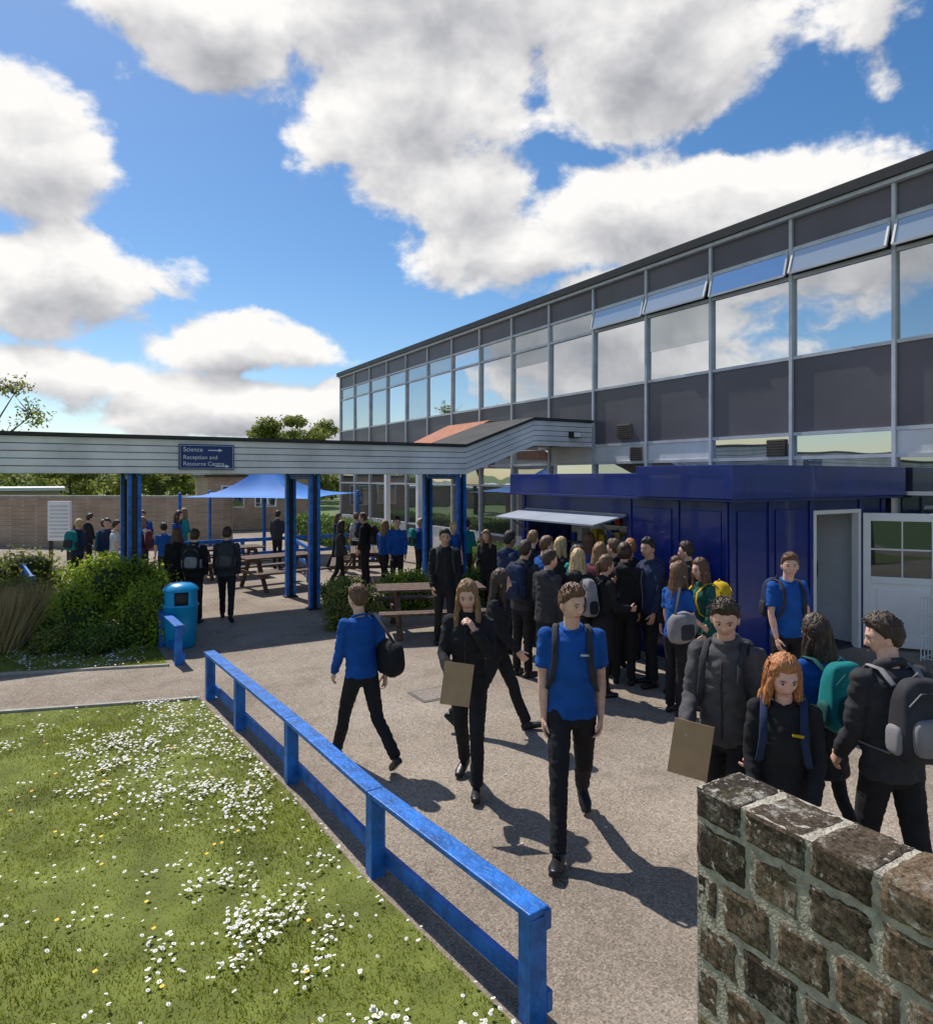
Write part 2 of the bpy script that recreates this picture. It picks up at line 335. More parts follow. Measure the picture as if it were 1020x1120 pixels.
for i in range(22):
    p=W(random.uniform(-1.5,3),random.uniform(4.2,9.5)); s=random.uniform(.010,.026); a=random.uniform(0,3)
    b.add([p+Vector((s*math.cos(a+j*1.57),s*math.sin(a+j*1.57)*.6,.004+.006*(j%2))) for j in range(4)],[(0,1,2,3)],M('litter_paper',(.6,.6,.58),.8))
b.obj('litter')
# ---------------------------------------------------------------- school building
UF=11.42
bld=empty('school_building')
vm=[5.85+1.78*k for k in range(-5,15)]
b=MB(); b.box(UF+.08,UF+13,vm[0],vm[-1],0,7.35,m_span); b.obj('walls',parent=bld)
b=MB(); b.box(UF-.16,UF+13.1,vm[0]-.1,vm[-1]+.12,7.35,7.52,m_dark); b.box(UF-.10,UF+.1,vm[0],vm[-1]+.05,7.28,7.347,m_alu); b.obj('roof',parent=bld)
fr=MB(); pn=MB(); 
g_hi=glassmat('glass_sky',(.90,.92,.94),.80,(.06,.065,.07)); g_lo=glassmat('glass_low',(.72,.77,.80),.5,(.06,.065,.065)); g_blind=glassmat('glass_blind',(.85,.88,.90),.45,(.38,.40,.39))
g_mid=glassmat('glass_interior',(.86,.9,.93),.62,(.16,.17,.17))
gl=MB()
def pane(x,y0,y1,z0,z1,mat,tilt=0):
    j=[random.uniform(-.008,.008) for _ in range(3)]
    gl.add([(x+j[0],y0,z0),(x+j[1],y1,z0),(x+j[1]+j[2]+tilt,y1,z1),(x+j[0]+j[2]+tilt,y0,z1)],[(0,1,2,3)],mat)
for i in range(len(vm)-1):
    y0,y1=vm[i]+.035,vm[i+1]-.035; k=i-5
    pn.box(UF+.01,UF+.07,y0,y1,3.41,4.73,m_span); pn.box(UF+.01,UF+.07,y0,y1,6.76,7.28,m_span)
    q=random.random()
    if q<.22:
        zb_=random.uniform(5.2,5.9); pane(UF+.03,y0,y1,zb_,6.19,g_blind); pane(UF+.031,y0,y1,4.79,zb_,g_hi)
    else: pane(UF+.03,y0,y1,4.79,6.19,g_mid if q<.5 else g_hi)
    if -2<=k<=3:
        th=.32 if k in(0,2,-1) else .24; zt=6.70; dz=.46
        gl2=[(UF-.03,y0+.02,zt),(UF-.03,y1-.02,zt),(UF-.03-dz*math.sin(th),y1-.02,zt-dz*math.cos(th)),(UF-.03-dz*math.sin(th),y0+.02,zt-dz*math.cos(th))]
        gl.add(gl2,[(0,1,2,3)],g_hi if k==1 else g_blind)
        A,B,C,D_=[Vector(p) for p in gl2]
        for p,q in((A,B),(B,C),(C,D_),(D_,A)): fr.beam(p,q,.035,.04,m_alu)
        pn.box(UF+.05,UF+.07,y0,y1,6.25,6.70,m_leg)
    else: pane(UF+.03,y0,y1,6.25,6.70,g_blind if random.random()<.6 else g_hi)
    pn.box(UF+.01,UF+.07,y0,y1,0,.82,m_whpan if k%3 else m_span)
    pane(UF+.03,y0,y1,.88,2.32,g_lo); 
    pane(UF+.03,y0,y1,2.38,2.92,g_lo if k%2 else g_mid)
    if k in(2,3,4,-1): pn.box(UF+.005,UF+.06,y0,y1,2.98,3.35,m_whpan)
    else: pane(UF+.03,y0,y1,2.98,3.35,g_mid)
    if k in(1,3):
        pn.box(UF-.04,UF+.0,y0+.1,y0+.45,2.98,3.30,m_soffit)
        for z in range(6): pn.box(UF-.06,UF-.04,y0+.1,y0+.45,3.0+z*.05,3.02+z*.05,m_dark)
for z in (.85,2.35,2.95,3.38,4.76,6.22,6.73):
    fr.box(UF-.02,UF+.075,vm[0],vm[-1],z-.03,z+.03,m_alu)
for i,v in enumerate(vm): fr.box(UF-.045,UF+.078,v-.03,v+.03,0,7.28,m_alu)
pn.box(UF-.05,UF+.01,vm[8]+.5,vm[8]+.9,3.52,3.85,m_soffit)
for z in range(6): pn.box(UF-.07,UF-.05,vm[8]+.5,vm[8]+.9,3.54+z*.05,3.56+z*.05,m_dark)
fr.obj('window_frames',parent=bld); pn.obj('wall_panels',parent=bld); gl.obj('window_glass',parent=bld)
b=MB(); b.prism([(UF-2.6,3.2),(UF-.1,3.2),(UF-.1,4.35)],17.6,20.2,m_terra); b.box(UF-2.5,UF-.1,17.7,20.1,2.9,3.2,m_whpan); b.box(UF-2.5,UF-2.35,17.7,17.85,0,2.9,m_white); b.box(UF-2.5,UF-2.35,19.95,20.1,0,2.9,m_white); b.obj('tiled_porch')
# ---------------------------------------------------------------- covered walkway
cw=empty('covered_walkway'); V0=12.97; V1=15.2
ub=7.72; ut=9.58; uL=-14
zb,zt,dz=2.66,3.27,.68
nb=5; bh=(zt-zb)/nb
def seg(b,x0,x1,x2,x3,z0,z1,y0,y1,mat):
    pts=[(x0,z0),(x1,z0),(x2,z0+dz),(x3,z0+dz),(x3,z1+dz),(x2,z1+dz),(x1,z1),(x0,z1)]
    for (a_,b_,c_,d_) in ((0,1,6,7),(1,2,5,6),(2,3,4,5)):
        b.prism([pts[a_],pts[b_],pts[c_],pts[d_]],y0,y1,mat)
b=MB()
for i in range(nb):
    for (y0,y1) in((V0,V0+.03),(V1-.03,V1)):
        off=.006*(i%2)
        seg(b,uL,ub,ut,UF-.06,zb+i*bh+.008,zb+(i+1)*bh-.006,y0-off,y1,m_fascia)
b.obj('fascia_boards',parent=cw,bevel=.004)
b=MB(); seg(b,uL-.06,ub-.03,ut-.03,UF-.06,zt+.003,zt+.06,V0-.07,V1+.07,m_roof); b.obj('roof',parent=cw)
b=MB(); seg(b,uL,ub,ut,UF-.06,zb+.1,zt-.003,V0+.035,V1-.035,m_soffit); b.obj('soffit',parent=cw)
b=MB()
for u in(7.67,4.32,1.12,-2.18,-5.4,-8.7):
    for v in(13.12,14.72):
        for o in(-.075,.075):
            b.box(u-.03+o,u+.03+o,v-.07,v+.07,0,2.70,m_blue)
        b.box(u-.045,u+.045,v-.03,v+.03,.03,2.6,m_dark); b.box(u-.14,u+.14,v-.11,v+.11,0,.03,m_dark)
    b.box(u-.04,u+.04,13.2,14.64,2.56,2.72,m_blue)
b.obj('posts',parent=cw,bevel=.004)
sg=empty('direction_sign'); b=MB(); m_sgn=M('sign_navy',(.01,.03,.16),.3,0,.05); b.box(1.81,2.75,V0-.05,V0-.012,2.74,3.19,m_sgn)
for (x0,x1,z0,z1) in((1.83,2.73,2.76,2.765),(1.83,2.73,3.165,3.17),(1.83,1.835,2.765,3.165),(2.725,2.73,2.765,3.165)): b.box(x0,x1,V0-.053,V0-.05,z0,z1,m_white)
for z,x in((3.085,2.3),(2.80,2.42)):
    b.box(x,x+.18,V0-.053,V0-.05,z-.008,z+.008,m_white); b.add([(x+.18,V0-.053,z-.03),(x+.25,V0-.053,z),(x+.18,V0-.053,z+.03)],[(0,1,2)],m_white)
b.obj('board',parent=sg)
TMP=bpy.data.scenes.new('tmp')
def evalmesh(o):
    TMP.collection.objects.link(o); vl=TMP.view_layers[0]; vl.update(); dg=vl.depsgraph
    me=bpy.data.meshes.new_from_object(o.evaluated_get(dg)); bpy.data.objects.remove(o); return me
def text(s,x,y,z,size,par):
    c=bpy.data.curves.new('t','FONT'); c.body=s; c.size=size; o=bpy.data.objects.new('t',c); me=evalmesh(o)
    me.materials.clear(); me.materials.append(m_white); o=bpy.data.objects.new('lettering',me); scene.collection.objects.link(o); o.location=(x,y,z); o.rotation_euler=(math.radians(90),0,0); o.parent=par
text('Science',1.88,V0-.054,3.06,.11,sg); text('Reception and',1.88,V0-.054,2.925,.10,sg); text('Resource Centre',1.88,V0-.054,2.81,.10,sg)
b=MB(); b.box(10.6,10.85,V0-.2,V0-.02,3.55,3.7,m_dark); b.box(10.62,10.83,V0-.215,V0-.2,3.57,3.68,m_white); b.obj('flood_light')
# ---------------------------------------------------------------- kiosk
ki=empty('kiosk'); KU,KV0,KV1,KU1=7.48,5.9,10.5,11.2
b=MB()
b.box(KU,KU+.05,KV0,7.75,0,2.28,m_kblue); b.box(KU,KU+.05,10.3,KV1,0,2.28,m_kblue); b.box(KU,KU+.05,7.75,10.3,0,.98,m_kblue); b.box(KU,KU+.05,7.75,10.3,2.0,2.28,m_kblue)
b.box(KU+.052,9.36,KV0,KV0+.05,0,2.28,m_kblue); b.box(9.36,10.45,KV0,KV0+.05,2.1,2.28,m_kblue); b.box(10.45,KU1,KV0,KV0+.05,0,2.28,m_kblue)
b.box(KU+.05,KU1,KV1-.05,KV1,0,2.28,m_kblue); b.box(KU1-.05,KU1,KV0+.05,KV1-.05,0,2.28,m_kblue)
b.obj('walls',parent=ki)
b=MB()
for v in(KV0+.04,6.75,7.68,KV1-.06): b.box(KU-.025,KU-.001,v-.04,v+.04,0,2.27,m_kblue2)
b.box(KU-.018,KU-.001,6.85,7.6,.12,2.15,m_kblue2); b.box(KU-.018,KU-.001,6.0,6.66,.12,2.15,m_kblue2)
for u in(KU+.06,8.35,9.28,10.53,KU1-.05): b.box(u-.05,u+.05,KV0-.025,KV0-.001,0,2.27,m_kblue2)
b.box(7.66,8.24,KV0-.018,KV0-.001,.12,2.15,m_kblue2); b.box(8.46,9.17,KV0-.018,KV0-.001,.12,2.15,m_kblue2)
b.box(KU-.28,KU-.001,7.7,10.35,.96,1.0,m_steel)
b.obj('panels',parent=ki,bevel=.006)
b=MB(); b.box(KU-.22,KU1+.12,KV0-.22,KV1+.15,2.28,2.32,m_kblue); b.box(KU-.25,KU+.0,KV0-.25,7.3,2.32,2.76,m_kblue2); b.box(KU+.0,KU1+.15,KV0-.25,KV0+.1,2.32,2.76,m_kblue2)
b.box(KU-.18,KU+.02,7.3,KV1+.15,2.32,2.66,m_kblue2); b.box(KU+.02,KU1,KV0+.1,KV1+.1,2.32,2.64,m_kblue)
b.obj('roof_fascia',parent=ki,bevel=.008)
b=MB(); b.box(KU+.05,KU1-.05,KV0+.05,KV1-.05,.0,.03,m_leg)
m_int=M('kiosk_interior',(.80,.80,.80),.5,0,.05); b.box(KU+.3,KU1-.052,7.1,7.15,.03,2.27,m_int); b.box(10.6,10.65,KV0+.05,7.1,.03,2.27,m_int); b.box(8.7,8.75,KV0+.06,7.1,.03,2.27,m_int)
b.box(9.9,10.5,6.7,7.09,.03,.95,m_steel); b.box(9.5,9.8,6.85,7.09,1.0,1.35,m_dark); b.box(9.95,10.3,6.8,7.0,.95,1.35,m_dark); b.box(9.0,10.5,6.8,7.09,1.65,1.7,m_dark); b.box(9.4,9.75,KV0+.5,KV0+.9,.03,.5,m_white); b.sup((9.9,6.35,1.2),(.11,.14,.2),m_dark,.6,16)
for i in range(5): b.box(9.1+i*.25,9.25+i*.25,6.85,7.05,1.7,1.7+.12+.05*(i%3),m_kblue2 if i%2 else m_white)
cols=[(.5,.05,.04),(.6,.45,.05),(.1,.3,.08),(.7,.7,.7),(.05,.1,.5)]
for i in range(36):
    v=7.85+ (i%12)*.2; z=1.05+(i//12)*.36; c=cols[random.randrange(5)]
    b.box(KU+.9,KU+1.05,v,v+.13,z,z+random.uniform(.12,.28),M('goods_%d'%cols.index(c),c,.4))
for z in(1.03,1.39,1.75): b.box(KU+.85,KU+1.1,7.8,10.3,z-.02,z+.01,m_steel)
b.box(KU+1.1,KU+1.15,7.66,10.4,.03,2.25,m_int)
b.obj('interior',parent=ki)
b=MB(); b.beam((KU-.03,7.72,2.02),(KU-.03,10.35,2.02),.03,.03,m_steel); zo=1.87
b.add([(KU-.02,7.72,2.00),(KU-.02,10.35,2.00),(KU-.70,10.35,zo),(KU-.70,7.72,zo),(KU-.02,7.72,2.025),(KU-.02,10.35,2.025),(KU-.70,10.35,zo+.025),(KU-.70,7.72,zo+.025)],[(0,1,2,3),(7,6,5,4),(0,4,5,1),(1,5,6,2),(2,6,7,3),(3,7,4,0)],m_flap)
for v in(7.8,10.27): b.beam((KU-.01,v,1.6),(KU-.5,v,1.90),.02,.02,m_steel)
b.obj('serving_hatch_flap',parent=ki)
b=MB()
b.box(9.30,9.37,KV0-.03,KV0+.08,0,2.12,m_white); b.box(10.44,10.51,KV0-.03,KV0+.08,0,2.12,m_white); b.box(9.37,10.44,KV0-.03,KV0+.08,2.06,2.12,m_white)
b.obj('door_frame',parent=ki,bevel=.004)
hp_=Vector((10.52,KV0-.05,0)); dirw=W(math.cos(math.radians(-22)),math.sin(math.radians(-22)))
do=MB(); wd=.98
for(x0,x1,z0,z1) in((0,.1,.05,2.06),(wd-.1,wd,.05,2.06),(.1,wd-.1,1.94,2.06),(.1,wd-.1,.05,.2),(.1,wd-.1,1.0,1.1)): do.box(x0,x1,-.03,.03,z0,z1,m_white)
do.box(.1,wd-.1,-.015,.015,.2,1.0,m_white); do.box(.18,wd-.18,-.022,.022,.28,.92,m_white); do.box(.1,wd-.1,-.006,.006,1.1,1.94,glassmat('door_glass',(.45,.5,.5),.22,(.035,.04,.045)))
do.box(.1,wd-.1,-.016,.016,1.5,1.525,m_white); do.box(.5,.52,-.016,.016,1.1,1.94,m_white)
do.box(wd-.07,wd-.04,-.06,.06,1.0,1.22,m_steel)
do.obj('open_door',parent=ki,bevel=.004,loc=hp_,rz=math.atan2(dirw.y,dirw.x))
b=MB()
c=W(6.75,9.6)
for i in range(6):
    for s_ in(-.22,.22): b.tube([c+Vector((-.25+i*.1,s_,0)),c+Vector((-.25+i*.1,s_,.9))],[.008,.008],m_white,n=6)
for z in(.05,.35,.65,.9):
    for s_ in(-.22,.22): b.tube([c+Vector((-.26,s_,z)),c+Vector((.26,s_,z))],[.008,.008],m_white,n=6)
    for s_ in(-.25,.25): b.tube([c+Vector((s_,-.22,z)),c+Vector((s_,.22,z))],[.008,.008],m_white,n=6)
b.obj('wire_crate_trolley')
# ---------------------------------------------------------------- timber rails
def rail(name,pts,h=.53,low=True,ps=.10):
    b=MB()
    for i,(x,y) in enumerate(pts):
        b.box(x-ps/2,x+ps/2,y-ps/2,y+ps/2,-.05,h-.01,m_blue)
    for (p,q) in zip(pts[:-1],pts[1:]):
        d=Vector((q[0]-p[0],q[1]-p[1],0)).normalized(); 
        P=Vector((p[0],p[1],0))-d*(ps*.5 if p is pts[0] else -.002);Q=Vector((q[0],q[1],0))+d*(ps*.5 if q is pts[-1] else -.002)
        b.beam(P+Vector((ps*.5,0,h-.035)),Q+Vector((ps*.5,0,h-.035)),.05,.10,m_blue)
        b.beam(P+Vector((0,0,h+.010)),Q+Vector((0,0,h+.010)),.125,.034,m_blue)
        if low: b.beam(P+Vector((ps*.5+.012,0,.10)),Q+Vector((ps*.5+.012,0,.10)),.04,.10,m_blue)
    return b.obj(name,bevel=.006)
rail('timber_railing',[(1.94,2.64),(1.78,4.15),(1.70,5.77),(1.60,7.26),(1.52,8.41)])
rail('timber_railing',[(1.42,10.18),(1.36,11.4),(1.33,12.66)])
def rail2(name,pts,h=.95):
    b=MB()
    for x,y in pts: b.box(x-.05,x+.05,y-.05,y+.05,0,h,m_blue)
    for p,q in zip(pts[:-1],pts[1:]):
        for z in(h-.06,h*.5): b.beam((p[0],p[1],z),(q[0],q[1],z),.04,.10,m_blue)
    return b.obj(name,bevel=.005)
for pts in ([(-.4,14.0),(-.6,16.),(-.8,18.)],[(5.3,16.5),(5.6,18.5),(6.0,20.5)],[(8.3,13.1),(9.8,13.1),(11.2,13.1)],[(2.4,19.5),(4.4,19.6),(6.4,19.7),(8.4,19.8)],[(-6,15.4),(-4,15.4),(-2,15.4)]): rail2('timber_railing',pts,.9)
# ---------------------------------------------------------------- block wall (near)
def block_wall():
    m_bl=bpy.data.materials.new('rough_block'); m_bl.use_nodes=True; nt=m_bl.node_tree; L=nt.links.new; bs=nt.nodes['Principled BSDF']; bs.inputs['Roughness'].default_value=.95; bs.inputs['Specular IOR Level'].default_value=.15
    g=N(nt,'ShaderNodeNewGeometry'); r=N(nt,'ShaderNodeValToRGB'); L(g.outputs['Random Per Island'],r.inputs[0]); cr=r.color_ramp
    cs=[(.075,.052,.036),(.14,.10,.066),(.05,.040,.032),(.22,.155,.10),(.10,.075,.053)]
    while len(cr.elements)<5: cr.elements.new(.5)
    for i,c in enumerate(cs): cr.elements[i].position=i/4; cr.elements[i].color=c+(1,)
    tc=N(nt,'ShaderNodeTexCoord')
    def ns(s,d,rg,off=0):
        n=N(nt,'ShaderNodeTexNoise'); n.inputs['Scale'].default_value=s; n.inputs['Detail'].default_value=d; n.inputs['Roughness'].default_value=rg
        a_=N(nt,'ShaderNodeVectorMath',operation='ADD'); L(tc.outputs['Object'],a_.inputs[0]); a_.inputs[1].default_value=(off,off,off); L(a_.outputs[0],n.inputs['Vector']); return n
    def mr(src,a,b_,c=0,d=1):
        m_=N(nt,'ShaderNodeMapRange'); L(src,m_.inputs['Value']); m_.inputs['From Min'].default_value=a;m_.inputs['From Max'].default_value=b_;m_.inputs['To Min'].default_value=c;m_.inputs['To Max'].default_value=d; return m_.outputs[0]
    n=ns(60,8,.8); s=N(nt,'ShaderNodeVectorMath',operation='SCALE'); L(r.outputs[0],s.inputs[0]); L(mr(n.outputs['Fac'],.38,.66,.25,2.0),s.inputs['Scale'])
    def mixc(fac,a,col):
        mx=N(nt,'ShaderNodeMix',data_type='RGBA'); L(fac,mx.inputs['Factor']); L(a,mx.inputs['A']); mx.inputs['B'].default_value=col+(1,); return mx.outputs['Result']
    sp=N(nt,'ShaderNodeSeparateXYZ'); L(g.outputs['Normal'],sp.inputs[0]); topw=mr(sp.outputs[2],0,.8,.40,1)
    def mulm(a,b_):
        q=N(nt,'ShaderNodeMath',operation='MULTIPLY'); L(a,q.inputs[0]); L(b_,q.inputs[1]); return q.outputs[0]
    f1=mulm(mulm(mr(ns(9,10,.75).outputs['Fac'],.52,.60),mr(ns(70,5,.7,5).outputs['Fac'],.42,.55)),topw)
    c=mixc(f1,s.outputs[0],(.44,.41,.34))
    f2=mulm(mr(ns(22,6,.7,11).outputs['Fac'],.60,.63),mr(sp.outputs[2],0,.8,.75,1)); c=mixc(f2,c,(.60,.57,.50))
    f3=mulm(mr(ns(5,8,.7,21).outputs['Fac'],.57,.66),mr(ns(40,5,.7,25).outputs['Fac'],.4,.6)); c=mixc(f3,c,(.12,.12,.045))
    L(c,bs.inputs['Base Color'])
    bp=N(nt,'ShaderNodeBump'); bp.inputs['Strength'].default_value=1.; bp.inputs['Distance'].default_value=.012; L(n.outputs['Fac'],bp.inputs['Height']); L(bp.outputs[0],bs.inputs['Normal'])
    m_mo=M('mortar',(.42,.38,.31),.95,0,.35,25,.9,90)
    x0,x1=1.92,2.15; top=1.52
    b=MB(); b.box(x0+.004,x1-.004,-3.0,1.645,0,top-.006,m_mo); core=b
    blk=MB()
    bm=bmesh.new(); bmesh.ops.create_cube(bm,size=2); bmesh.ops.subdivide_edges(bm,edges=bm.edges,cuts=7,use_grid_fill=True); bm.verts.index_update()
    CV=[Vector(v.co) for v in bm.verts]; CF=[[v.index for v in f.verts] for f in bm.faces]; bm.free()
    def block(x0,x1,y0,y1,z0,z1):
        c=Vector(((x0+x1)/2,(y0+y1)/2,(z0+z1)/2)); hs=((x1-x0)/2,(y1-y0)/2,(z1-z0)/2); V=[]; sd=Vector((random.random()*9,0,0))
        for p in CV:
            q=Vector([p[i]*hs[i] for i in range(3)])
            ne=sum(1 for i in range(3) if abs(p[i])>.99)
            if ne>=2: q=Vector([q[i]*(1-(random.uniform(.003,.008)/hs[i] if abs(p[i])>.99 else 0)) for i in range(3)])
            w=c+q; V.append(w+noise.noise_vector(w*45)*.0032+noise.noise_vector(w*12+sd)*.003)
        blk.add(V,CF,m_bl)
    L_=.205; H_=.166; mo=.014
    z=top-.125; y=1.65; i=0
    while y>-1.0:
        w=.225 if i%2 else .20; block(x0-.004,x1+.004,y-w+mo,y,z+mo,top+random.uniform(-.004,.004)); y-=w; i+=1
    row=0
    while z>0:
        y=1.65; first=True
        while y>-1.0:
            w=L_*(.55 if (first and row%2) else 1)*random.uniform(.92,1.08); of=random.uniform(-.003,.003)
            block(x0+of,x0+.1,y-w+mo,y,max(0,z-H_)+mo,z)
            if first: block(x1-.1,x1,y-w+mo,y,max(0,z-H_)+mo,z)
            y-=w; first=False
        z-=H_; row+=1
    b2=MB(); b2.box(x0,x1,-3.0,-1.21,0,top,m_bl)
    par=empty('block_wall'); core.obj('mortar',parent=par); blk.obj('blocks',parent=par,smooth=False); b2.obj('wall_end',parent=par)
block_wall()
# ---------------------------------------------------------------- foliage
def leaves(clumps,n,size,up=.3,shell=.45):
    C=np.array(clumps,float); vol=C[:,3]*C[:,4]*C[:,5]; p=vol**.67; p/=p.sum()
    k=rng.choice(len(C),n,p=p); d=rng.normal(size=(n,3)); d/=np.linalg.norm(d,axis=1)[:,None]
    r=rng.uniform(0,1,n)**shell*rng.uniform(.85,1.12,n)
    pos=C[k,:3]+d*C[k,3:6]*r[:,None]; pos[:,2]=np.maximum(pos[:,2],.02)
    nrm=d*.6+rng.normal(size=(n,3))*.6; nrm[:,2]+=up; nrm/=np.linalg.norm(nrm,axis=1)[:,None]
    t=np.cross(nrm,rng.normal(size=(n,3))); t/=np.linalg.norm(t,axis=1)[:,None]; bt=np.cross(nrm,t)
    s=size*rng.uniform(.6,1.3,n)[:,None]
    V=np.stack([pos-t*s,pos+bt*s*.5,pos+t*s,pos-bt*s*.5],1).reshape(-1,3)
    return V,np.arange(4*n).reshape(-1,4)
lm_bright=leafmat('leaf_bright',[(.19,.31,.03),(.34,.46,.04),(.48,.54,.07),(.23,.35,.04)],.6,.5)
lm_dark=leafmat('leaf_dark',[(.07,.14,.03),(.12,.21,.04),(.19,.28,.05)],.5,.4)
lm_olive=leafmat('leaf_olive',[(.14,.18,.04),(.24,.28,.06),(.34,.34,.09)],.6,.45)
lm_straw=leafmat('leaf_straw',[(.45,.34,.17),(.6,.47,.24),(.3,.27,.12)])
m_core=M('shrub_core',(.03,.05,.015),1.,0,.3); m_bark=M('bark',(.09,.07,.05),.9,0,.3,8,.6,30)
def shrub(name,cx,cy,w,d,h,mat,n=6000,size=.035,nc=11):
    par=empty(name,(cx,cy,0)); cl=[]
    for i in range(nc):
        a=random.uniform(0,6.28);r=random.uniform(0,.6); hh=random.uniform(.25,.42)*h
        cl.append((math.cos(a)*r*w/2,math.sin(a)*r*d/2,random.uniform(.35,.98)*h-hh,w*.27*random.uniform(.8,1.2),d*.27*random.uniform(.8,1.2),hh))
    cl.append((0,0,h*.4,w*.42,d*.42,h*.42))
    V,F=leaves(cl,n,size); o=npmesh('leaves',V,F,[mat]); o.parent=par
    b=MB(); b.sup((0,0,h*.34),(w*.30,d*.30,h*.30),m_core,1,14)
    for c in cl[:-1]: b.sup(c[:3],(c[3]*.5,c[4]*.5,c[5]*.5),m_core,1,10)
    for i in range(7):
        a=random.uniform(0,6.28); b.tube([(0,0,0),(math.cos(a)*w*.2,math.sin(a)*d*.2,h*.6)],[.02,.008],m_bark,n=5)
    b.obj('branches',parent=par,smooth=True)
for (X,Y,w,d,h,mt,n,s_) in [(-5.0,10.75,1.2,1.0,1.15,lm_bright,12000,.028),(-6.15,10.8,1.4,1.1,1.0,lm_bright,11000,.028),(-5.6,11.7,1.8,1.4,1.5,lm_bright,12000,.032),(-7.5,11.2,1.4,1.1,1.1,lm_olive,8000,.035),
   (-5.4,10.05,.9,.6,.5,lm_dark,5000,.024),(-6.1,10.1,.8,.6,.45,lm_olive,4000,.024),(-6.9,13.4,2.4,1.4,1.3,lm_bright,9000,.04),(-9,13.7,2.6,1.5,1.35,lm_olive,8000,.04),(-10.6,14.3,2.2,1.5,1.2,lm_bright,7000,.04),
   (-2.05,11.9,1.3,1.1,1.05,lm_olive,11000,.026),(-1.1,13.6,1.4,1.2,.95,lm_bright,8000,.03),(-2.6,13.9,1.2,1.0,.7,lm_dark,5000,.03),(.1,14.0,1.2,1.0,.8,lm_dark,5000,.03)]:
    p=W(X,Y); shrub('shrub',p.x,p.y,w,d,h,mt,n,s_)
def tuft(name,cx,cy,n,h,mat,rad=.35):
    x=rng.normal(0,rad*.4,n);y=rng.normal(0,rad*.4,n);a=rng.uniform(0,6.28,n);hh=rng.uniform(.5,1,n)*h;w=.006
    V=np.zeros((n,3,3));V[:,0,0]=x-w*np.cos(a);V[:,0,1]=y-w*np.sin(a);V[:,1,0]=x+w*np.cos(a);V[:,1,1]=y+w*np.sin(a)
    V[:,2,0]=x*1.9+rng.normal(0,.12,n);V[:,2,1]=y*1.9+rng.normal(0,.12,n);V[:,2,2]=hh
    o=npmesh(name,V.reshape(-1,3),np.arange(3*n).reshape(-1,3),[mat]); o.location=(cx,cy,0)
for X,Y in((-7.1,10.2),(-7.5,10.6),(-7.1,11.0)): p=W(X,Y); tuft('ornamental_grass',p.x,p.y,2200,1.0,lm_straw)
def hedge(name,x0,x1,y0,y1,h,mat,n,size=.035):
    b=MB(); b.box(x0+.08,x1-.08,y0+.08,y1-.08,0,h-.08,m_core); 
    x=rng.uniform(x0,x1,n);y=rng.uniform(y0,y1,n);z=rng.uniform(0,h,n); s=rng.integers(0,3,n)
    x=np.where(s==0,np.where(rng.random(n)<.7,x0,x1),x)+rng.normal(0,.04,n); y=np.where(s==1,np.where(rng.random(n)<.7,y0,y1),y)+rng.normal(0,.04,n); z=np.where(s==2,h,z)+rng.normal(0,.04,n)*(1+np.sin(x*4)*.5)
    pos=np.stack([x,y,z],1); nr=rng.normal(size=(n,3)); nr/=np.linalg.norm(nr,axis=1)[:,None]; t=np.cross(nr,rng.normal(size=(n,3)));t/=np.linalg.norm(t,axis=1)[:,None];bt=np.cross(nr,t); sz=size*rng.uniform(.6,1.3,n)[:,None]
    V=np.stack([pos-t*sz,pos+bt*sz*.5,pos+t*sz,pos-bt*sz*.5],1).reshape(-1,3)
    par=empty(name); o=npmesh('leaves',V,np.arange(4*n).reshape(-1,4),[mat]); o.parent=par; b.obj('core',parent=par)
hedge('hedge',8.6,9.7,21,30,.95,lm_dark,14000,.05)
hedge('hedge',-14,-1.5,17.2,18.2,.6,lm_bright,14000,.05)
hedge('hedge',8.9,10.2,13.9,16.4,.75,lm_dark,8000,.035)
def tree(name,X,Y,h,w,mat,n=9000,size=.14,nl=9,sparse=False):
    p=W(X,Y); par=empty(name,(p.x,p.y,0)); b=MB(); th=h*.42
    b.tube([(0,0,0),(.05,.03,th*.5),(0,0,th),(.1,0,h*.75)],[h*.028,h*.022,h*.017,h*.006],m_bark,n=8)
    cl=[]
    for i in range(nl):
        a=6.28*i/nl+random.uniform(-.3,.3); r=w*random.uniform(.2,.42); z=h*random.uniform(.5,.9); e=(math.cos(a)*r,math.sin(a)*r,z)
        b.tube([(0,0,th*random.uniform(.7,1.1)),(e[0]*.5,e[1]*.5,(th+z)/2),e],[h*.010,h*.006,h*.003],m_bark,n=5)
        for j in range(4): cl.append((e[0]+random.uniform(-.1,.1)*w,e[1]+random.uniform(-.1,.1)*w,z+random.uniform(-.08,.08)*h,w*random.uniform(.08,.17),w*random.uniform(.08,.17),h*random.uniform(.04,.09)))
        if sparse:
            for j in range(8):
                q=Vector(e)+Vector((random.uniform(-1,1),random.uniform(-1,1),random.uniform(.1,1)))*w*.18; b.tube([e,q],[h*.003,h*.001],m_bark,n=4)
    b.obj('trunk_and_limbs',parent=par,smooth=True); V,F=leaves(cl,n,size,shell=.6); o=npmesh('crown',V,F,[mat]); o.parent=par
tree('tree',-15.3,60,7.8,7.5,lm_olive,16000,.16,16)
tree('tree',-25.3,35,8.2,6.5,lm_olive,3600,.10,10,True)
tree('tree',-17.5,70,6.5,8,lm_olive,9000,.2,12)
tree('tree',-36,62,5.2,6,lm_olive,7000,.2,10)
tree('tree',-30,66,4.6,6,lm_dark,7000,.2,10); tree('tree',-27,60,4.6,5,lm_olive,7000,.2,10)
cl=[]
for i in range(110):
    X=-75+i*1.15+random.uniform(-.5,.5); Y=72+random.uniform(-6,10); p=W(X,Y); h=random.uniform(1.2,2.1) ; cl.append((p.x,p.y,h,1.7,1.7,h*.9))
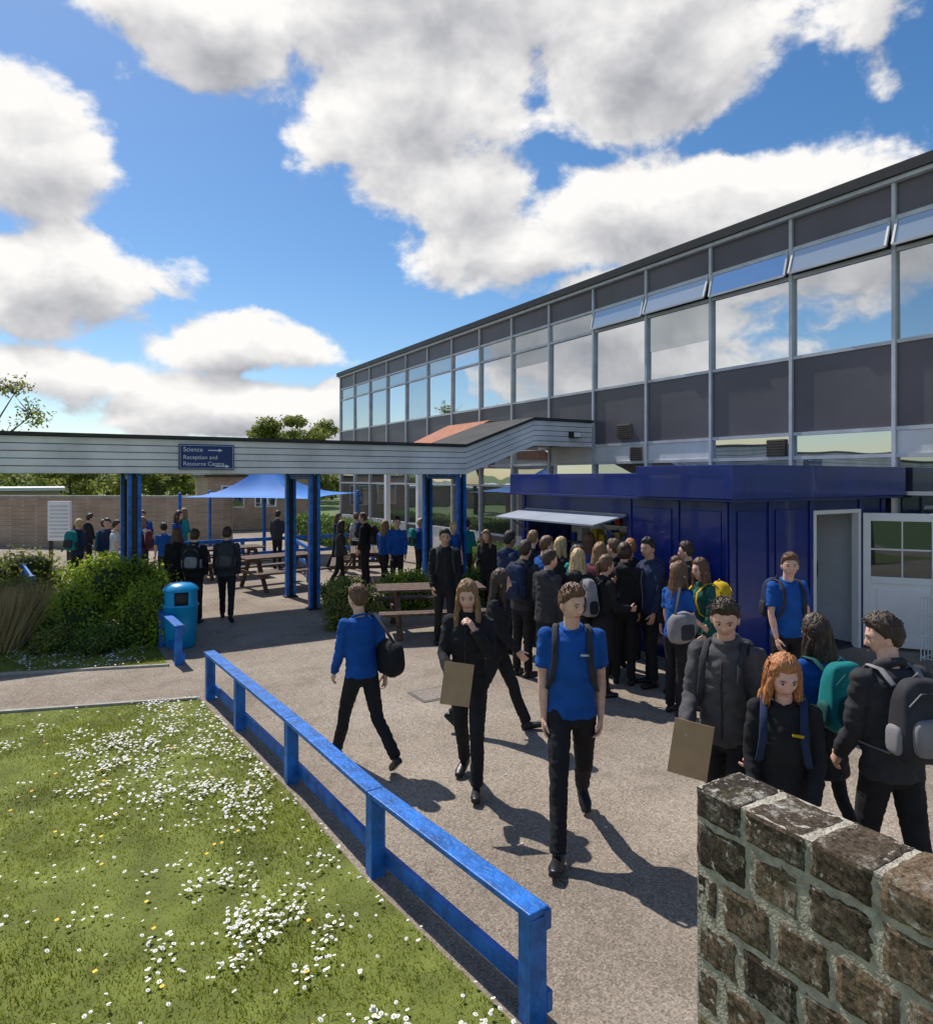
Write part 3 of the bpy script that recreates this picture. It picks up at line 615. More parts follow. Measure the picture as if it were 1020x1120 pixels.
V,F=leaves(cl,45000,.28); npmesh('distant_tree_line',V,F,[lm_olive])
V=[];F=[]
nn=80
for i in range(nn):
    t=i/(nn-1); X=-1500+t*2600; h=16+10*noise.noise(Vector((t*5,1,0)))+4*noise.noise(Vector((t*23,3,0)))
    a=W(X,850);c=W(X*1.3,1200); V+=[(a.x,a.y,-1),(c.x,c.y,h+4*noise.noise(Vector((t*60,0,0))))]
for i in range(nn-1): F.append((2*i,2*i+2,2*i+3,2*i+1))
b=MB(); b.add(V,F,M('hill_woodland',(.12,.17,.13),.95,0,.4,.02,.1)); b.obj('hill')
# ---------------------------------------------------------------- far boundary
m_br=brickmat('buff_brick',(.42,.29,.19),(.32,.21,.14),(.40,.36,.30))
p0=W(-30,27);p1=W(-8.6,25)
b=MB(); b.beam((p0.x,p0.y,.92),(p1.x,p1.y,.92),.25,1.85,m_br); b.beam((p0.x,p0.y,1.88),(p1.x,p1.y,1.88),.32,.08,m_edge)
b.obj('brick_wall')
bb=empty('brick_building'); b=MB(); q0=W(-9.2,27.5)
b.box(q0.x,UF-.2,q0.y+6.4,q0.y+10,0,2.62,m_br); b.obj('walls',parent=bb)
b=MB(); b.box(q0.x-.2,UF-.2,q0.y+6.2,q0.y+10,2.62,2.74,m_roof)
b.obj('roof',parent=bb)
b=MB()
for i in range(9):
    x=q0.x+.6+i*1.6
    if x<UF-2: b.box(x,x+1.1,q0.y+6.34,q0.y+6.398,1.1,2.2,m_white); b.box(x+.06,x+1.04,q0.y+6.32,q0.y+6.337,1.16,2.14,g_lo)
b.obj('windows',parent=bb)
sb=empty('flat_roof_building'); b=MB(); c0=W(-32,44); b.box(c0.x-14,c0.x+5,c0.y,c0.y+8,0,1.7,m_br)
b.obj('walls',parent=sb); b=MB(); b.box(c0.x-14.3,c0.x+5.3,c0.y-.3,c0.y+8.3,1.7,1.9,m_whpan); b.obj('roof',parent=sb)
ss=empty('shade_sail_canopy'); b=MB(); m_sail=M('blue_sail',(.03,.2,.62),.7,0,.1,1,.05)
cs=[W(-8.6,20.5,2.0),W(-4.6,20.5,1.95),W(-3.9,24.5,2.05),W(-9.2,24.5,2.05)]; pk=W(-6.6,22.3,3.02); V=[];F=[]
n=8
for c in range(4):
    A,B=cs[c],cs[(c+1)%4]; o=len(V)
    for i in range(n+1):
        for j in range(n+1):
            s=i/n;t=j/n; e_=A.lerp(B,s); e_=e_.lerp(((cs[0]+cs[1]+cs[2]+cs[3])/4),.14*math.sin(math.pi*s)); q=e_.lerp(pk,t); q.z-=.29*math.sin(math.pi*t); V.append(q)
    for i in range(n):
        for j in range(n): F.append((o+i*(n+1)+j,o+(i+1)*(n+1)+j,o+(i+1)*(n+1)+j+1,o+i*(n+1)+j+1))
b.add(V,F,m_sail); b.obj('fabric',parent=ss,smooth=True); b=MB()
for c in cs: b.tube([(c.x,c.y,0),(c.x,c.y,2.1)],[.05,.05],m_blue,n=10)
b.tube([(pk.x,pk.y,0),(pk.x,pk.y,3.0)],[.06,.05],m_blue,n=10); b.obj('posts',parent=ss,smooth=True)
# ---------------------------------------------------------------- picnic tables, bin, notice
def picnic(X,Y,rz):
    b=MB()
    for i in range(5): b.box(-.9,.9,-.37+i*.15,-.37+i*.15+.135,.72,.76,m_wood)
    for s in(-1,1):
        for i in range(2): b.box(-.9,.9,s*.72-.13+i*.14,s*.72-.13+i*.14+.125,.42,.46,m_wood)
    for x in(-.62,.62):
        b.box(x-.025,x+.025,-.36,.36,.64,.718,m_wood); b.box(x-.022,x+.022,-.84,.84,.34,.418,m_wood)
        for s in(-1,1): b.beam((x+.048,s*.22,.69),(x+.048,s*.66,0.0),.045,.095,m_wood,up=(1,0,0))
    p=W(X,Y); b.obj('picnic_table',bevel=.005,loc=p,rz=rz)
picnic(-.62,11.6,-.35); picnic(-4.5,16.2,.2); picnic(-2.6,17.5,1.2); picnic(-6.3,18.0,.1)
def litter_bin(X,Y):
    p=W(X,Y); par=empty('litter_bin',p); b=MB()
    b.lathe([(0,0),(.20,0),(.215,.02),(.235,.35),(.25,.62),(.262,.63),(.262,.66),(.25,.665)],(0,0,0),m_bin)
    b.lathe([(.25,.86),(.262,.865),(.262,.885),(.25,.90),(.22,.94),(.15,.975),(.06,.99),(0,.992)],(0,0,0),m_bin)
    for k in range(4):
        a0=k*math.pi/2+.3; V=[];F=[]
        for j in range(5):
            a=a0+j*.19
            for z in(.66,.87):
                for r in(.235,.255): V.append((r*math.cos(a),r*math.sin(a),z))
        for j in range(4):
            o=j*4; F+=[(o,o+4,o+6,o+2),(o+1,o+3,o+7,o+5)]
        F+=[(0,2,3,1),(16,17,19,18)]; b.add(V,F,m_bin)
    b.lathe([(0,.6),(.22,.6),(.22,.9),(0,.9)],(0,0,0),m_dark,16); b.obj('bin_body',parent=par,smooth=True)
litter_bin(-4.39,10.5)
p=W(-11.9,20); b=MB(); b.box(-.32,.32,-.06,.06,.75,1.9,m_white)
for i in range(9): b.box(-.27,.27,-.075,-.06,.85+i*.11,.89+i*.11,m_alu)
b.box(-.3,-.22,-.04,.04,0,.75,m_dark); b.box(.22,.3,-.04,.04,0,.75,m_dark); b.obj('notice_board',loc=p,rz=math.radians(-YAW))
# ================================================================ people
def remesh(mb,vox,sm=2,wr=0,wf=22):
    me=mb.mesh('tmp'); o=bpy.data.objects.new('tmp',me)
    r=o.modifiers.new('r','REMESH'); r.mode='VOXEL'; r.voxel_size=vox
    if sm: s=o.modifiers.new('s','SMOOTH'); s.factor=.5; s.iterations=sm
    out=evalmesh(o); bpy.data.meshes.remove(me)
    if wr>0:
        seed=random.uniform(0,50)
        for v in out.vertices:
            c=v.co; q=Vector((c.x*wf*.6+seed,c.y*wf*.6,c.z*wf)); a_=noise.noise(q); b_=noise.noise(q*2.3)
            v.co=c+v.normal*(wr*((1-abs(a_)*2.2)*.8+b_*.5))
    return out
def hp(d):
    dx,dy,dz=d; x=.073*dx;y=.093*dy;z=.116*dz; t=max(0,-dz)
    x*=1-.30*t**1.6
    if dy<0: y*=1-.42*t
    else: y*=1-.08*t
    if dz>0: x*=1+.04*math.sin(dz*math.pi)
    if dy>.25:
        k=(.008-z)/.045; k=max(0,min(1,k))
        if z<-.040: k=max(0,1-(-.040-z)/.009)
        y+=.023*k*math.exp(-(x/.011)**2)
        y-=.0095*math.exp(-((abs(x)-.031)/.015)**2-(z/.011)**2)
        y+=.004*math.exp(-((z-.021)/.009)**2)*math.exp(-(x/.045)**2)
        y+=.006*math.exp(-((z+.069)/.007)**2)*math.exp(-(x/.02)**2)
        y-=.004*math.exp(-((z+.082)/.006)**2)*math.exp(-(x/.02)**2)
        y+=.008*math.exp(-((z+.100)/.014)**2)*math.exp(-(x/.02)**2)
        y+=.004*math.exp(-((z+.03)/.02)**2)*math.exp(-((abs(x)-.042)/.016)**2)
    return Vector((x,y,z))
def dirs(n,m):
    for i in range(m):
        ph=-math.pi/2+math.pi*i/(m-1)
        for j in range(n):
            th=2*math.pi*j/n; yield Vector((math.cos(ph)*math.cos(th),math.cos(ph)*math.sin(th),math.sin(ph)))
def gridF(n,m): return [(i*n+j,i*n+(j+1)%n,(i+1)*n+(j+1)%n,(i+1)*n+j) for i in range(m-1) for j in range(n)]
skins={'fair':(.70,.42,.31),'pink':(.76,.44,.35),'pale':(.78,.52,.41),'tan':(.50,.30,.20),'brown':(.28,.155,.10)}
hairs={'black':(.016,.013,.011),'dark':(.05,.03,.018),'brown':(.13,.065,.033),'light':(.26,.15,.07),'blond':(.50,.35,.17),'ginger':(.42,.17,.065)}
def skinM(k): 
    m=M('skin_'+k,skins[k],.5,0,.16,22,.12,250,.35); b=m.node_tree.nodes['Principled BSDF']; b.inputs['Subsurface Weight'].default_value=.1; b.inputs['Subsurface Radius'].default_value=(.02,.008,.004); return m
def hairM(k):
    nm='hair_'+k
    if nm in MATS: return MATS[nm]
    m=M(nm,hairs[k],.45,0,.6,30,0,1,.4); nt=m.node_tree; tc=[n for n in nt.nodes if n.type=='TEX_COORD'][0]
    mp=N(nt,'ShaderNodeMapping'); mp.inputs['Scale'].default_value=(130,130,9); nt.links.new(tc.outputs['Object'],mp.inputs[0])
    n=N(nt,'ShaderNodeTexNoise'); n.inputs['Scale'].default_value=1; n.inputs['Detail'].default_value=3; nt.links.new(mp.outputs[0],n.inputs['Vector'])
    r=[q for q in nt.nodes if q.type=='VALTORGB'][0]; nt.links.new(n.outputs['Fac'],r.inputs[0])
    bp=N(nt,'ShaderNodeBump'); bp.inputs['Strength'].default_value=.9; bp.inputs['Distance'].default_value=.008; nt.links.new(n.outputs['Fac'],bp.inputs['Height']); nt.links.new(bp.outputs[0],nt.nodes['Principled BSDF'].inputs['Normal'])
    return m
def cloth(name,c,rough=.85): return M('cloth_'+name,c,rough,0,.2,9,.4,300,.25)
C_blk=cloth('black',(.018,.018,.021)); C_trs=cloth('trouser',(.019,.019,.023)); C_polo=cloth('blue_polo',(.010,.088,.36)); C_navy=cloth('navy',(.022,.035,.085)); C_grey=cloth('grey',(.085,.08,.085)); C_teal=cloth('teal',(.01,.22,.22)); C_dgreen=cloth('green',(.02,.10,.085)); C_white=cloth('white',(.65,.65,.65)); C_red=cloth('red',(.4,.03,.03)); C_yel=cloth('yellow',(.6,.4,.02)); C_char=cloth('charcoal',(.042,.042,.048)); C_shoe=M('shoe_leather',(.012,.012,.013),.35,0,.1)
C_mar=cloth('maroon',(.16,.03,.05)); C_lgrey=cloth('lightgrey',(.25,.24,.25)); C_tights=cloth('tights',(.02,.018,.02),.6); m_eye=M('eye_white',(.6,.57,.55),.25,0,.02,1,0); m_iris=M('iris',(.02,.015,.012),.15,0,.1,1,0); m_lip=M('lip',(.50,.19,.16),.45,0,.1); m_lid=M('eyelid_shadow',(.30,.15,.11),.6,0,.1)
m_board=M('clipboard_hardboard',(.42,.27,.14),.6,0,.1,10,.1); m_paper=M('paper',(.7,.7,.68),.8,0,.03)
WALK_R=dict(R=(24,4,8),L=(-20,28,-38)); WALK_L=dict(L=(24,4,8),R=(-20,28,-38)); STAND=dict(L=(2,3,0),R=(-1,2,0)); SIT=dict(L=(86,86,0),R=(84,84,0)); WALK_S=dict(L=(13,5,3),R=(-12,16,-18)); LEAN=dict(L=(10,14,0),R=(-2,2,0))
def person(X,Y,face,h,top=C_blk,ttype='jacket',legs=C_trs,leg=STAND,armR=(4,6,14,4),armL=(4,6,14,4),lean=2,yaw=0,pitch=0,hair='dark',hs='short',skin='fair',female=False,pack=None,pack2=None,straps=True,bag=None,skirt=False,lod=1,name='student',curl=(22,28,18),logo=None,hood=False,board=None,tilt=0,scarf=None):
    vox={0:.0115,1:.017,2:.026}[lod]; B=[]
    l=math.radians(lean)
    def T(x,y,z): return Vector((x*h,(y*math.cos(l)+z*math.sin(l))*h,(z*math.cos(l)-y*math.sin(l))*h))
    R_=math.radians
    J={}
    for s,k in((1,'R'),(-1,'L')):
        a_,kn,fp=leg[k]; a1=R_(a_);a2=R_(a_-kn)
        hip=Vector((s*.047*h,0,-.005*h)); spl=.02 if leg is not SIT else .12
        kne=hip+Vector((s*spl*.245*h,math.sin(a1)*.25*h,-math.cos(a1)*.25*h)); ank=kne+Vector((s*.005*h,math.sin(a2)*.24*h,-math.cos(a2)*.24*h))
        f=R_(fp); fd=Vector((s*.15,math.cos(f),math.sin(f))).normalized(); fu=Vector((0,-math.sin(f),math.cos(f)))
        J[k]=(hip,kne,ank,fd,fu)
    minz=min(min((J[k][2]-J[k][4]*.04*h-J[k][3]*.035*h).z,(J[k][2]-J[k][4]*.04*h+J[k][3]*.115*h).z) for k in 'RL')
    up=Vector((0,0,-minz))
    wid=.93 if female else 1.0
    thick=.010 if ttype=='jacket' else (.005 if ttype=='sweater' else .002)
    sh=MB()
    for k in 'RL':
        hip,kne,ank,fd,fu=J[k]; base=ank-fu*.022*h+up
        sh.tube([base-fd*.022*h,base+fd*.02*h,base+fd*.07*h,base+fd*.100*h],[(.022*h,.020*h),(.024*h,.021*h),(.028*h,.016*h),(.020*h,.011*h)],C_shoe,n=12)
        sh.tube([ank+up+fu*.01*h,base],[.021*h,.022*h],C_shoe,n=10)
        bs=base-fu*.013*h
        sh.tube([bs-fd*.03*h,bs+fd*.03*h,bs+fd*.10*h],[(.024*h,.006*h),(.026*h,.006*h),(.024*h,.006*h)],C_shoe,n=10)
    B.append((remesh(sh,min(vox,.013),1),C_shoe))
    tr=MB(); lm=C_tights if skirt else legs; ls=.78 if skirt else 1.
    tr.tube([T(0,0,.05)+up,T(0,-.004,.02)+up,Vector((0,-.004*h,-.015*h))+up],[(.080*wid*h,.058*h),(.088*wid*h,.062*h),(.088*wid*h,.062*h)],lm,n=18)
    for k in 'RL':
        hip,kne,ank,fd,fu=J[k]
        mid=kne.lerp(ank,.35)+Vector((0,-.008*h,0)); end=ank+Vector((0,0,.004*h)) if not skirt else ank
        tr.tube([hip+up,hip.lerp(kne,.5)+up+Vector((0,.004*h,0)),kne+up,mid+up,end+up],[(.048*h*ls,.056*h*ls),(.042*h*ls,.046*h*ls),(.034*h*ls,.036*h*ls),(.032*h*ls,.034*h*ls),(.029*h*ls,.033*h*ls)],lm,n=14,cap=False)
        tr.sup(kne+up,(.034*h*ls,.036*h*ls,.036*h*ls),lm,1,12); tr.sup(hip+up,(.047*h*ls,.055*h*ls,.05*h*ls),lm,1,12)
    if skirt: tr.tube([T(0,0,.08)+up,T(0,0,.0)+up,T(0,.01,-.12)+up,T(0,.01,-.17)+up],[(.08*h,.062*h),(.1*h,.08*h),(.115*h,.095*h),(.12*h,.1*h)],lm,n=20,cap=False)
    B.append((remesh(tr,vox,2,.0065 if lod<2 else 0,20),legs))
    def chain(side,par):
        a_,ab,el_,inn=[R_(q) for q in par]; sh=T(side*.098*wid,-.004,.288)+up
        d1=Vector((side*math.sin(ab),math.sin(a_)*math.cos(ab),-math.cos(a_)*math.cos(ab))); elb=sh+d1*.168*h
        t=a_+el_; d2=Vector((side*(math.sin(ab)*.4)-side*math.sin(inn),math.sin(t)*math.cos(inn),-math.cos(t)*math.cos(inn))).normalized(); wr=elb+d2*.145*h
        return sh,elb,wr,d1,d2
    AR=chain(1,armR); AL=chain(-1,armL)
    sk=MB(); sm=skinM(skin)
    hc=T(0,.018,.325)+up+Vector((0,.004*h,.090*h))
    sk.tube([T(0,-.004,.27)+up,T(0,.0,.325)+up,hc+Vector((0,-.012,-.045))],[(.05*h,.045*h),(.031*h*wid,.033*h*wid),(.031*h*wid,.034*h*wid)],sm,n=14)
    sk.tube([T(0,0,.06)+up,T(0,0,.2)+up,T(0,0,.28)+up],[(.07*h,.05*h),(.08*wid*h,.05*h),(.07*wid*h,.042*h)],sm,n=14)
    for A in(AR,AL):
        s0,e0,w0,d1,d2=A
        sk.tube([s0,s0.lerp(e0,.45),e0,e0.lerp(w0,.3),e0.lerp(w0,.75),w0],[.026*h*wid,.025*h*wid,.020*h*wid,.022*h*wid,.0165*h*wid,.014*h*wid],sm,n=12)
    B.append((remesh(sk,min(vox,.014),2),sm))
    hm=MB()
    for side,A in((1,AR),(-1,AL)):
        s0,e0,w0,d1,D=A; Th=Vector((1,0,0)).cross(D); 
        if Th.length<.05: Th=Vector((0,1,0))
        Th.normalize(); Pn=-side*D.cross(Th)
        hm.tube([w0-D*.01*h,w0+D*.018*h,w0+D*.045*h],[(.014*h,.010*h),(.021*h,.010*h),(.021*h,.0085*h)],sm,n=12,ref=Th)
        for i,(o,ln) in enumerate(((.0155,.95),(.0052,1.05),(-.0052,.98),(-.0150,.78))):
            p=w0+D*.048*h+Th*o*h; ang=0; pts=[p-D*.012*h]; seg_=(.0185,.0135,.0105); dirv=D+Th*(o*3.0)
            pts.append(p)
            for q in range(3):
                ang+=R_(curl[q]); dd=(dirv*math.cos(ang)+Pn*math.sin(ang)).normalized(); p=p+dd*seg_[q]*ln*h; pts.append(p)
            hm.tube(pts,[.0052*h,.0052*h,.0050*h,.0045*h,.0036*h],sm,n=8,ref=Th)
        p=w0+D*.012*h+Th*.012*h; dd=(Th*.75+D*.75+Pn*.35).normalized(); p1=p+dd*.022*h; dd2=(Th*.35+D*.9+Pn*.4).normalized(); p2=p1+dd2*.017*h; p3=p2+dd2*.011*h
        hm.tube([p,p1,p2,p3],[.0080*h,.0066*h,.0058*h,.0045*h],sm,n=8,ref=Pn)
    if lod==0: B.append((remesh(hm,.0042,1),sm))
    else: B.append((hm.mesh(),sm))
    tp=MB(); th=thick
    hem=-.015 if ttype!='jacket' else -.03
    prof=[(hem,.094,.070,0),(.03,.089,.067,0),(.09,.085,.063,.002),(.16,.089,.066,.004),(.225,.096,.068,.002),(.268,.096,.060,-.003),(.298,.076,.049,-.006),(.316,.046,.038,-.006)]
    if female: prof=[(hem,.094,.070,0),(.03,.086,.065,0),(.10,.074,.058,.002),(.17,.082,.068,.008),(.215,.087,.070,.008),(.265,.088,.056,-.002),(.298,.072,.046,-.006),(.315,.042,.036,-.006)]
    tp.tube([T(0,q[3],q[0])+up for q in prof],[(q[1]*h+th,q[2]*h+th) for q in prof],top,n=24,cap=False)
    for A in(AR,AL):
        s0,e0,w0,d1,d2=A; tp.sup(s0,(.030*h*wid+th,.030*h*wid+th,.029*h*wid+th),top,1,14)
        if ttype=='polo': tp.tube([s0,s0.lerp(e0,.35),s0.lerp(e0,.72)],[.030*h*wid,.031*h*wid,.033*h*wid],top,n=14,cap=False)
        else:
            tp.tube([s0,s0.lerp(e0,.5),e0,e0.lerp(w0,.5),e0.lerp(w0,.98)],[.030*h*wid+th,.028*h*wid+th,.025*h*wid+th,.023*h*wid+th,.018*h*wid+th],top,n=14,cap=False); tp.sup(e0,(.025*h*wid+th,)*3,top,1,12)
    if ttype=='jacket':
        n_=T(0,.0,.322)+up
        tp.tube([n_+Vector((math.cos(q)*.038*h,math.sin(q)*.038*h,(.012-.012*math.sin(q))*h)) for q in [i*math.pi/5+math.pi/2 for i in range(11)]],[.012*h]*11,top,n=8,ref=(0,0,1))
        if hood or random.random()<.4: tp.sup(T(0,-.055,.305)+up,(.06*h,.035*h,.035*h),top,1,12)
    B.append((remesh(tp,vox,2,(.011 if ttype=='jacket' else .0085) if lod<2 else .004,17),top))
    if ttype in('polo','sweater'):
        cl=MB(); n_=T(0,-.002,.316)+up
        cl.tube([n_+Vector((math.cos(q)*.036*h,math.sin(q)*.038*h,(.008-.012*math.sin(q))*h)) for q in [i*math.pi/6+math.pi/2+.25 for i in range(12)]],[(.006*h,.011*h)]*12,top,n=8,ref=(0,0,1)); B.append((cl.mesh(),top))
    if ttype=='jacket' and lod<2:
        zc=MB(); zc.tube([T(0,(.072 if female else .070)+thick/h,z)+up for z in(.0,.1)]+[T(0,.078+thick/h,.2)+up,T(0,.066+thick/h,.265)+up],[(.006,.004)]*4,m_steel if random.random()<.5 else C_char,n=6); B.append((zc.mesh(),None))
    if logo:
        lg=MB(); c=T(-.045,.070 if not female else .080,.235)+up+Vector((0,thick+.008,0)); lg.box(c.x-.03,c.x+.03,c.y-.01,c.y+.004,c.z-.008,c.z+.006,logo); B.append((lg.mesh(),logo))
    if scarf:
        sc=MB(); n_=T(0,-.0,.325)+up
        sc.tube([n_+Vector((math.cos(q)*.042*h,math.sin(q)*.042*h,0)) for q in [i*math.pi/5 for i in range(11)]],[.018*h]*11,scarf,n=8,ref=(0,0,1)); sc.tube([T(.03,.07,.31)+up,T(.035,.09,.2)+up,T(.04,.09,.06)+up],[(.03,.012)]*3,scarf,n=8); B.append((sc.mesh(),scarf))
    n_,m_=(60,48) if lod==0 else ((36,28) if lod==1 else (24,18)); hs_=(h/1.75)**.5*1.03
    Hm=Matrix.Rotation(R_(yaw),3,'Z')@Matrix.Rotation(R_(pitch),3,'X')@Matrix.Rotation(R_(tilt),3,'Y')
    def H(p): return hc+Hm@(Vector(p)*hs_)
    hd=MB(); D_=list(dirs(n_,m_)); P_=[hp(d) for d in D_]; F_=gridF(n_,m_); k0=[];k1=[]
    for f in F_:
        c=(P_[f[0]]+P_[f[2]])/2
        (k1 if (c.y>.05 and abs(c.x)<.024-.25*abs(c.z+.068) and -.077<c.z<-.061) else k0).append(f)
    hd.add([H(p) for p in P_],k0,sm); hd.add([H(p) for p in P_],k1,m_lip)
    hmat=hairM(hair)
    for s in(-1,1):
        hd.sup(H((s*.075,-.006,-.012)),(.011,.018,.032),sm,1,10,rot=Hm@Matrix.Rotation(s*.35,3,'Z'))
        hd.sup(H((s*.031,.0745,0)),(.0130,.0110,.0075),m_eye,1,12,rot=Hm); hd.sup(H((s*.031,.0820,-.0005)),(.0066,.0050,.0064),m_iris,1,10,rot=Hm)
        hd.tube([H((s*.018,.0815,.0055)),H((s*.031,.0850,.0085)),H((s*.046,.0765,.0045))],[.0018,.0024,.0018],m_lid,n=5)
        hd.tube([H((s*.015,.0915,.019)),H((s*.031,.0910,.0245)),H((s*.049,.079,.020))],[.0022,.0032,.0016],hairM('dark' if hair in('light','black','dark','brown') else 'brown'),n=6)
    hd.sup(H((.006,.112,-.043)),(.0022,.002,.0018),m_lid,1,6); hd.sup(H((-.006,.112,-.043)),(.0022,.002,.0018),m_lid,1,6)
    hd.tube([H((-.018,.0945,-.0685)),H((0,.0985,-.0695)),H((.018,.0945,-.0685))],[.0008,.0014,.0008],m_lid,n=5)
    B.append((hd.mesh(),None))
    ha=MB(); seed=random.uniform(0,99); V=[]
    xs=[-1,-.5,-.2,.12,.4,.62,1]; ys=[-.66,-.55,-.25,-.06,.26,.48,.54] 
    if hs!='short': ys=[-.7,-.65,-.5,-.3,.2,.48,.54]
    for d,p in zip(D_,P_):
        t_=max(0,-d.z)
        base=Vector((.073*d.x*(1-.30*t_**1.6),.093*d.y*(1-.42*t_ if d.y<0 else 1),.116*d.z)); thr=float(np.interp(d.y,xs,ys))+(.10 if d.y<.3 else .03)*noise.noise(Vector((d.x*7,d.y*7,seed)))
        mk=max(0,min(1,(d.z-thr)/.30+.08)); mk=mk**.6; az_=math.atan2(d.y,d.x); st=noise.noise(Vector((az_*9+seed,d.z*4,0)))
        tk=.010+.016*max(0,d.z)+(.014*max(0,d.y)*max(0,d.z) if hs=='short' else .004)+.012*st*max(.3,d.z)+.008*noise.noise(d*14+Vector((seed,0,0)))
        V.append(H(base+d*(tk*mk-.014*(1-mk))))
    ha.add(V,F_,hmat)
    if hs=='short':
        for i in range(90 if lod==0 else 20):
            a_=random.uniform(0,6.28); e_=random.uniform(.45,1.35); d=Vector((math.cos(a_)*math.cos(e_),math.sin(a_)*math.cos(e_),math.sin(e_)))
            if d.y>.2 and d.z<.68: continue
            p=Vector((.073*d.x,.093*d.y,.116*d.z))+d*.014
            q=p+d*.014+Vector((random.uniform(-.014,.022),random.uniform(-.004,.020),.0)); ha.tube([H(p-d*.01),H((p+q)/2+d*.006),H(q)],[.007,.005,.0012],hmat,n=5)
    B.append((ha.mesh(),None))
    if hs in('long','messy','front'):
        hl=MB(); ln=.34 if hs!='messy' else .20
        hl.tube([H((0,-.035,.03)),H((0,-.055,-.06)),H((0,-.075,-.15)),H((.01,-.10,-.15-ln*.35)),H((.0,-.11,-.13-ln*.7))],[(.080,.068),(.084,.058),(.090,.05),(.082,.035),(.05,.018)],hmat,n=26)
        for s in(-1,1):
            fy=.06 if hs=='front' else .01
            hl.tube([H((s*.058,.035,.055)),H((s*.074,.02,-.02)),H((s*.080,.012,-.09)),H((s*.088,fy,-.18)),H((s*.075,fy+.02,-.18-ln*.45))],[(.016,.03),(.018,.032),(.022,.034),(.024,.03),(.010,.012)],hmat,n=12,ref=(1,0,0))
        me=remesh(hl,.009 if lod==0 else .014,1)
        for v in me.vertices:
            a_=math.atan2(v.co.y-hc.y+.03,v.co.x-hc.x); v.co+=v.normal*.012*noise.noise(Vector((a_*11+seed,v.co.z*5,seed)))*1.6
        B.append((me,hmat))
        mm=MB()
        for i in range(46 if hs=='messy' else (18 if lod<2 else 0)):
            a_=random.uniform(0,6.28); z=random.uniform(-.02,.09) if hs=='messy' else random.uniform(-.2,.0); p=Vector((math.cos(a_)*.082,math.sin(a_)*.078-.02,z))
            if p.y>.03: continue
            q=p+Vector((math.cos(a_)*.026,math.sin(a_)*.024,random.uniform(-.11,-.03))); mm.tube([H(p*.9),H(p*1.05),H(q)],[.009,.007,.0015],hmat,n=5)
        if mm.v: B.append((mm.mesh(),hmat))
    if hs in('pony','bun'):
        hl=MB()
        if hs=='pony': hl.tube([H((0,-.09,.05)),H((0,-.125,.03)),H((0,-.13,-.06)),H((.01,-.125,-.16))],[.02,.026,.024,.008],hmat,n=10)
        else: hl.sup(H((0,-.085,.085)),(.04,.04,.035),hmat,1,14)
        B.append((hl.mesh(),hmat))
    bm=bmesh.new(); mats=[]
    for me,mt in B:
        n0=len(bm.faces); bm.from_mesh(me); bm.faces.ensure_lookup_table()
        lst=[mt] if mt else list(me.materials)
        idx=[]
        for q in lst:
            if q not in mats: mats.append(q)
            idx.append(mats.index(q))
        for f in bm.faces[n0:]: f.material_index=idx[f.material_index] if not mt else idx[0]; f.smooth=True
        bpy.data.meshes.remove(me)
    me=bpy.data.meshes.new(name); bm.to_mesh(me); bm.free()
    for q in mats: me.materials.append(q)
    o=bpy.data.objects.new(name,me); scene.collection.objects.link(o)
    o.location=W(X,Y,.001); az_=math.radians(face+YAW); o.rotation_euler[2]=-az_
    if pack:
        pm,am=pack,(pack2 or C_char); bk=MB(); c=T(0,-.078,.19)+up+Vector((0,-.075-thick,0))
        def sag(p): return Vector((p.x*(1+.12*(-p.z/.22)),p.y*(1+.25*(-p.z/.22)),p.z))+noise.noise_vector(p*14+Vector((seed,0,0)))*.008
        bk.sup(c,(.145,.085,.225),pm,.5,32,fn=sag); bk.sup(c+Vector((0,-.085,-.07)),(.11,.04,.10),am,.5,22,fn=lambda p:p+noise.noise_vector(p*16)*.006)
        for s in(-1,1): bk.sup(c+Vector((s*.15,0,-.10)),(.022,.055,.08),am,.6,14)
        bk.tube([c+Vector((-.03,.03,.21)),c+Vector((0,.02,.25)),c+Vector((.03,.03,.21))],[.008]*3,am,n=6)
        bk.tube([c+Vector((-.12,-.075,.10)),c+Vector((-.06,-.08,.165)),c+Vector((.06,-.08,.165)),c+Vector((.12,-.075,.10))],[.004]*4,am,n=5)
        e_=(thick+.010)/h; cy=.070 if not female else .080
        for s in(-1,1):
            if not straps: continue
            pts=[T(s*.052,-.085,.285),T(s*.060,-.04,.318+e_*.6),T(s*.064,.015,.318+e_*.8),T(s*.064,cy*.86+e_,.27),T(s*.066,cy+e_,.21),T(s*.078,cy*.8+e_,.13),T(s*(.092+e_),.01,.08),T(s*.06,-.07,.07)]
            bk.tube([p+up for p in pts],[(.021,.006)]*6+[(.012,.005)]*2,am,n=8)
        bk.obj('backpack',smooth=True,parent=o)
    if bag:
        bk=MB(); s=bag[1]; c=T(s*.13,-.09,.02+.06)+up
        bk.sup(c,(.09,.17,.16),bag[0],.6,22,fn=lambda p:p+noise.noise_vector(p*12)*.012); bk.sup(c+Vector((s*.07,0,-.03)),(.03,.11,.09),C_char,.6,16)
        bk.tube([c+Vector((0,-.1,.13)),T(s*.07,-.05,.325)+up+Vector((0,0,.010)),T(s*.075,.05,.30)+up+Vector((0,.02,0)),c+Vector((0,.12,.12))],[(.018,.006)]*4,C_char,n=8); bk.obj('shoulder_bag',smooth=True,parent=o)
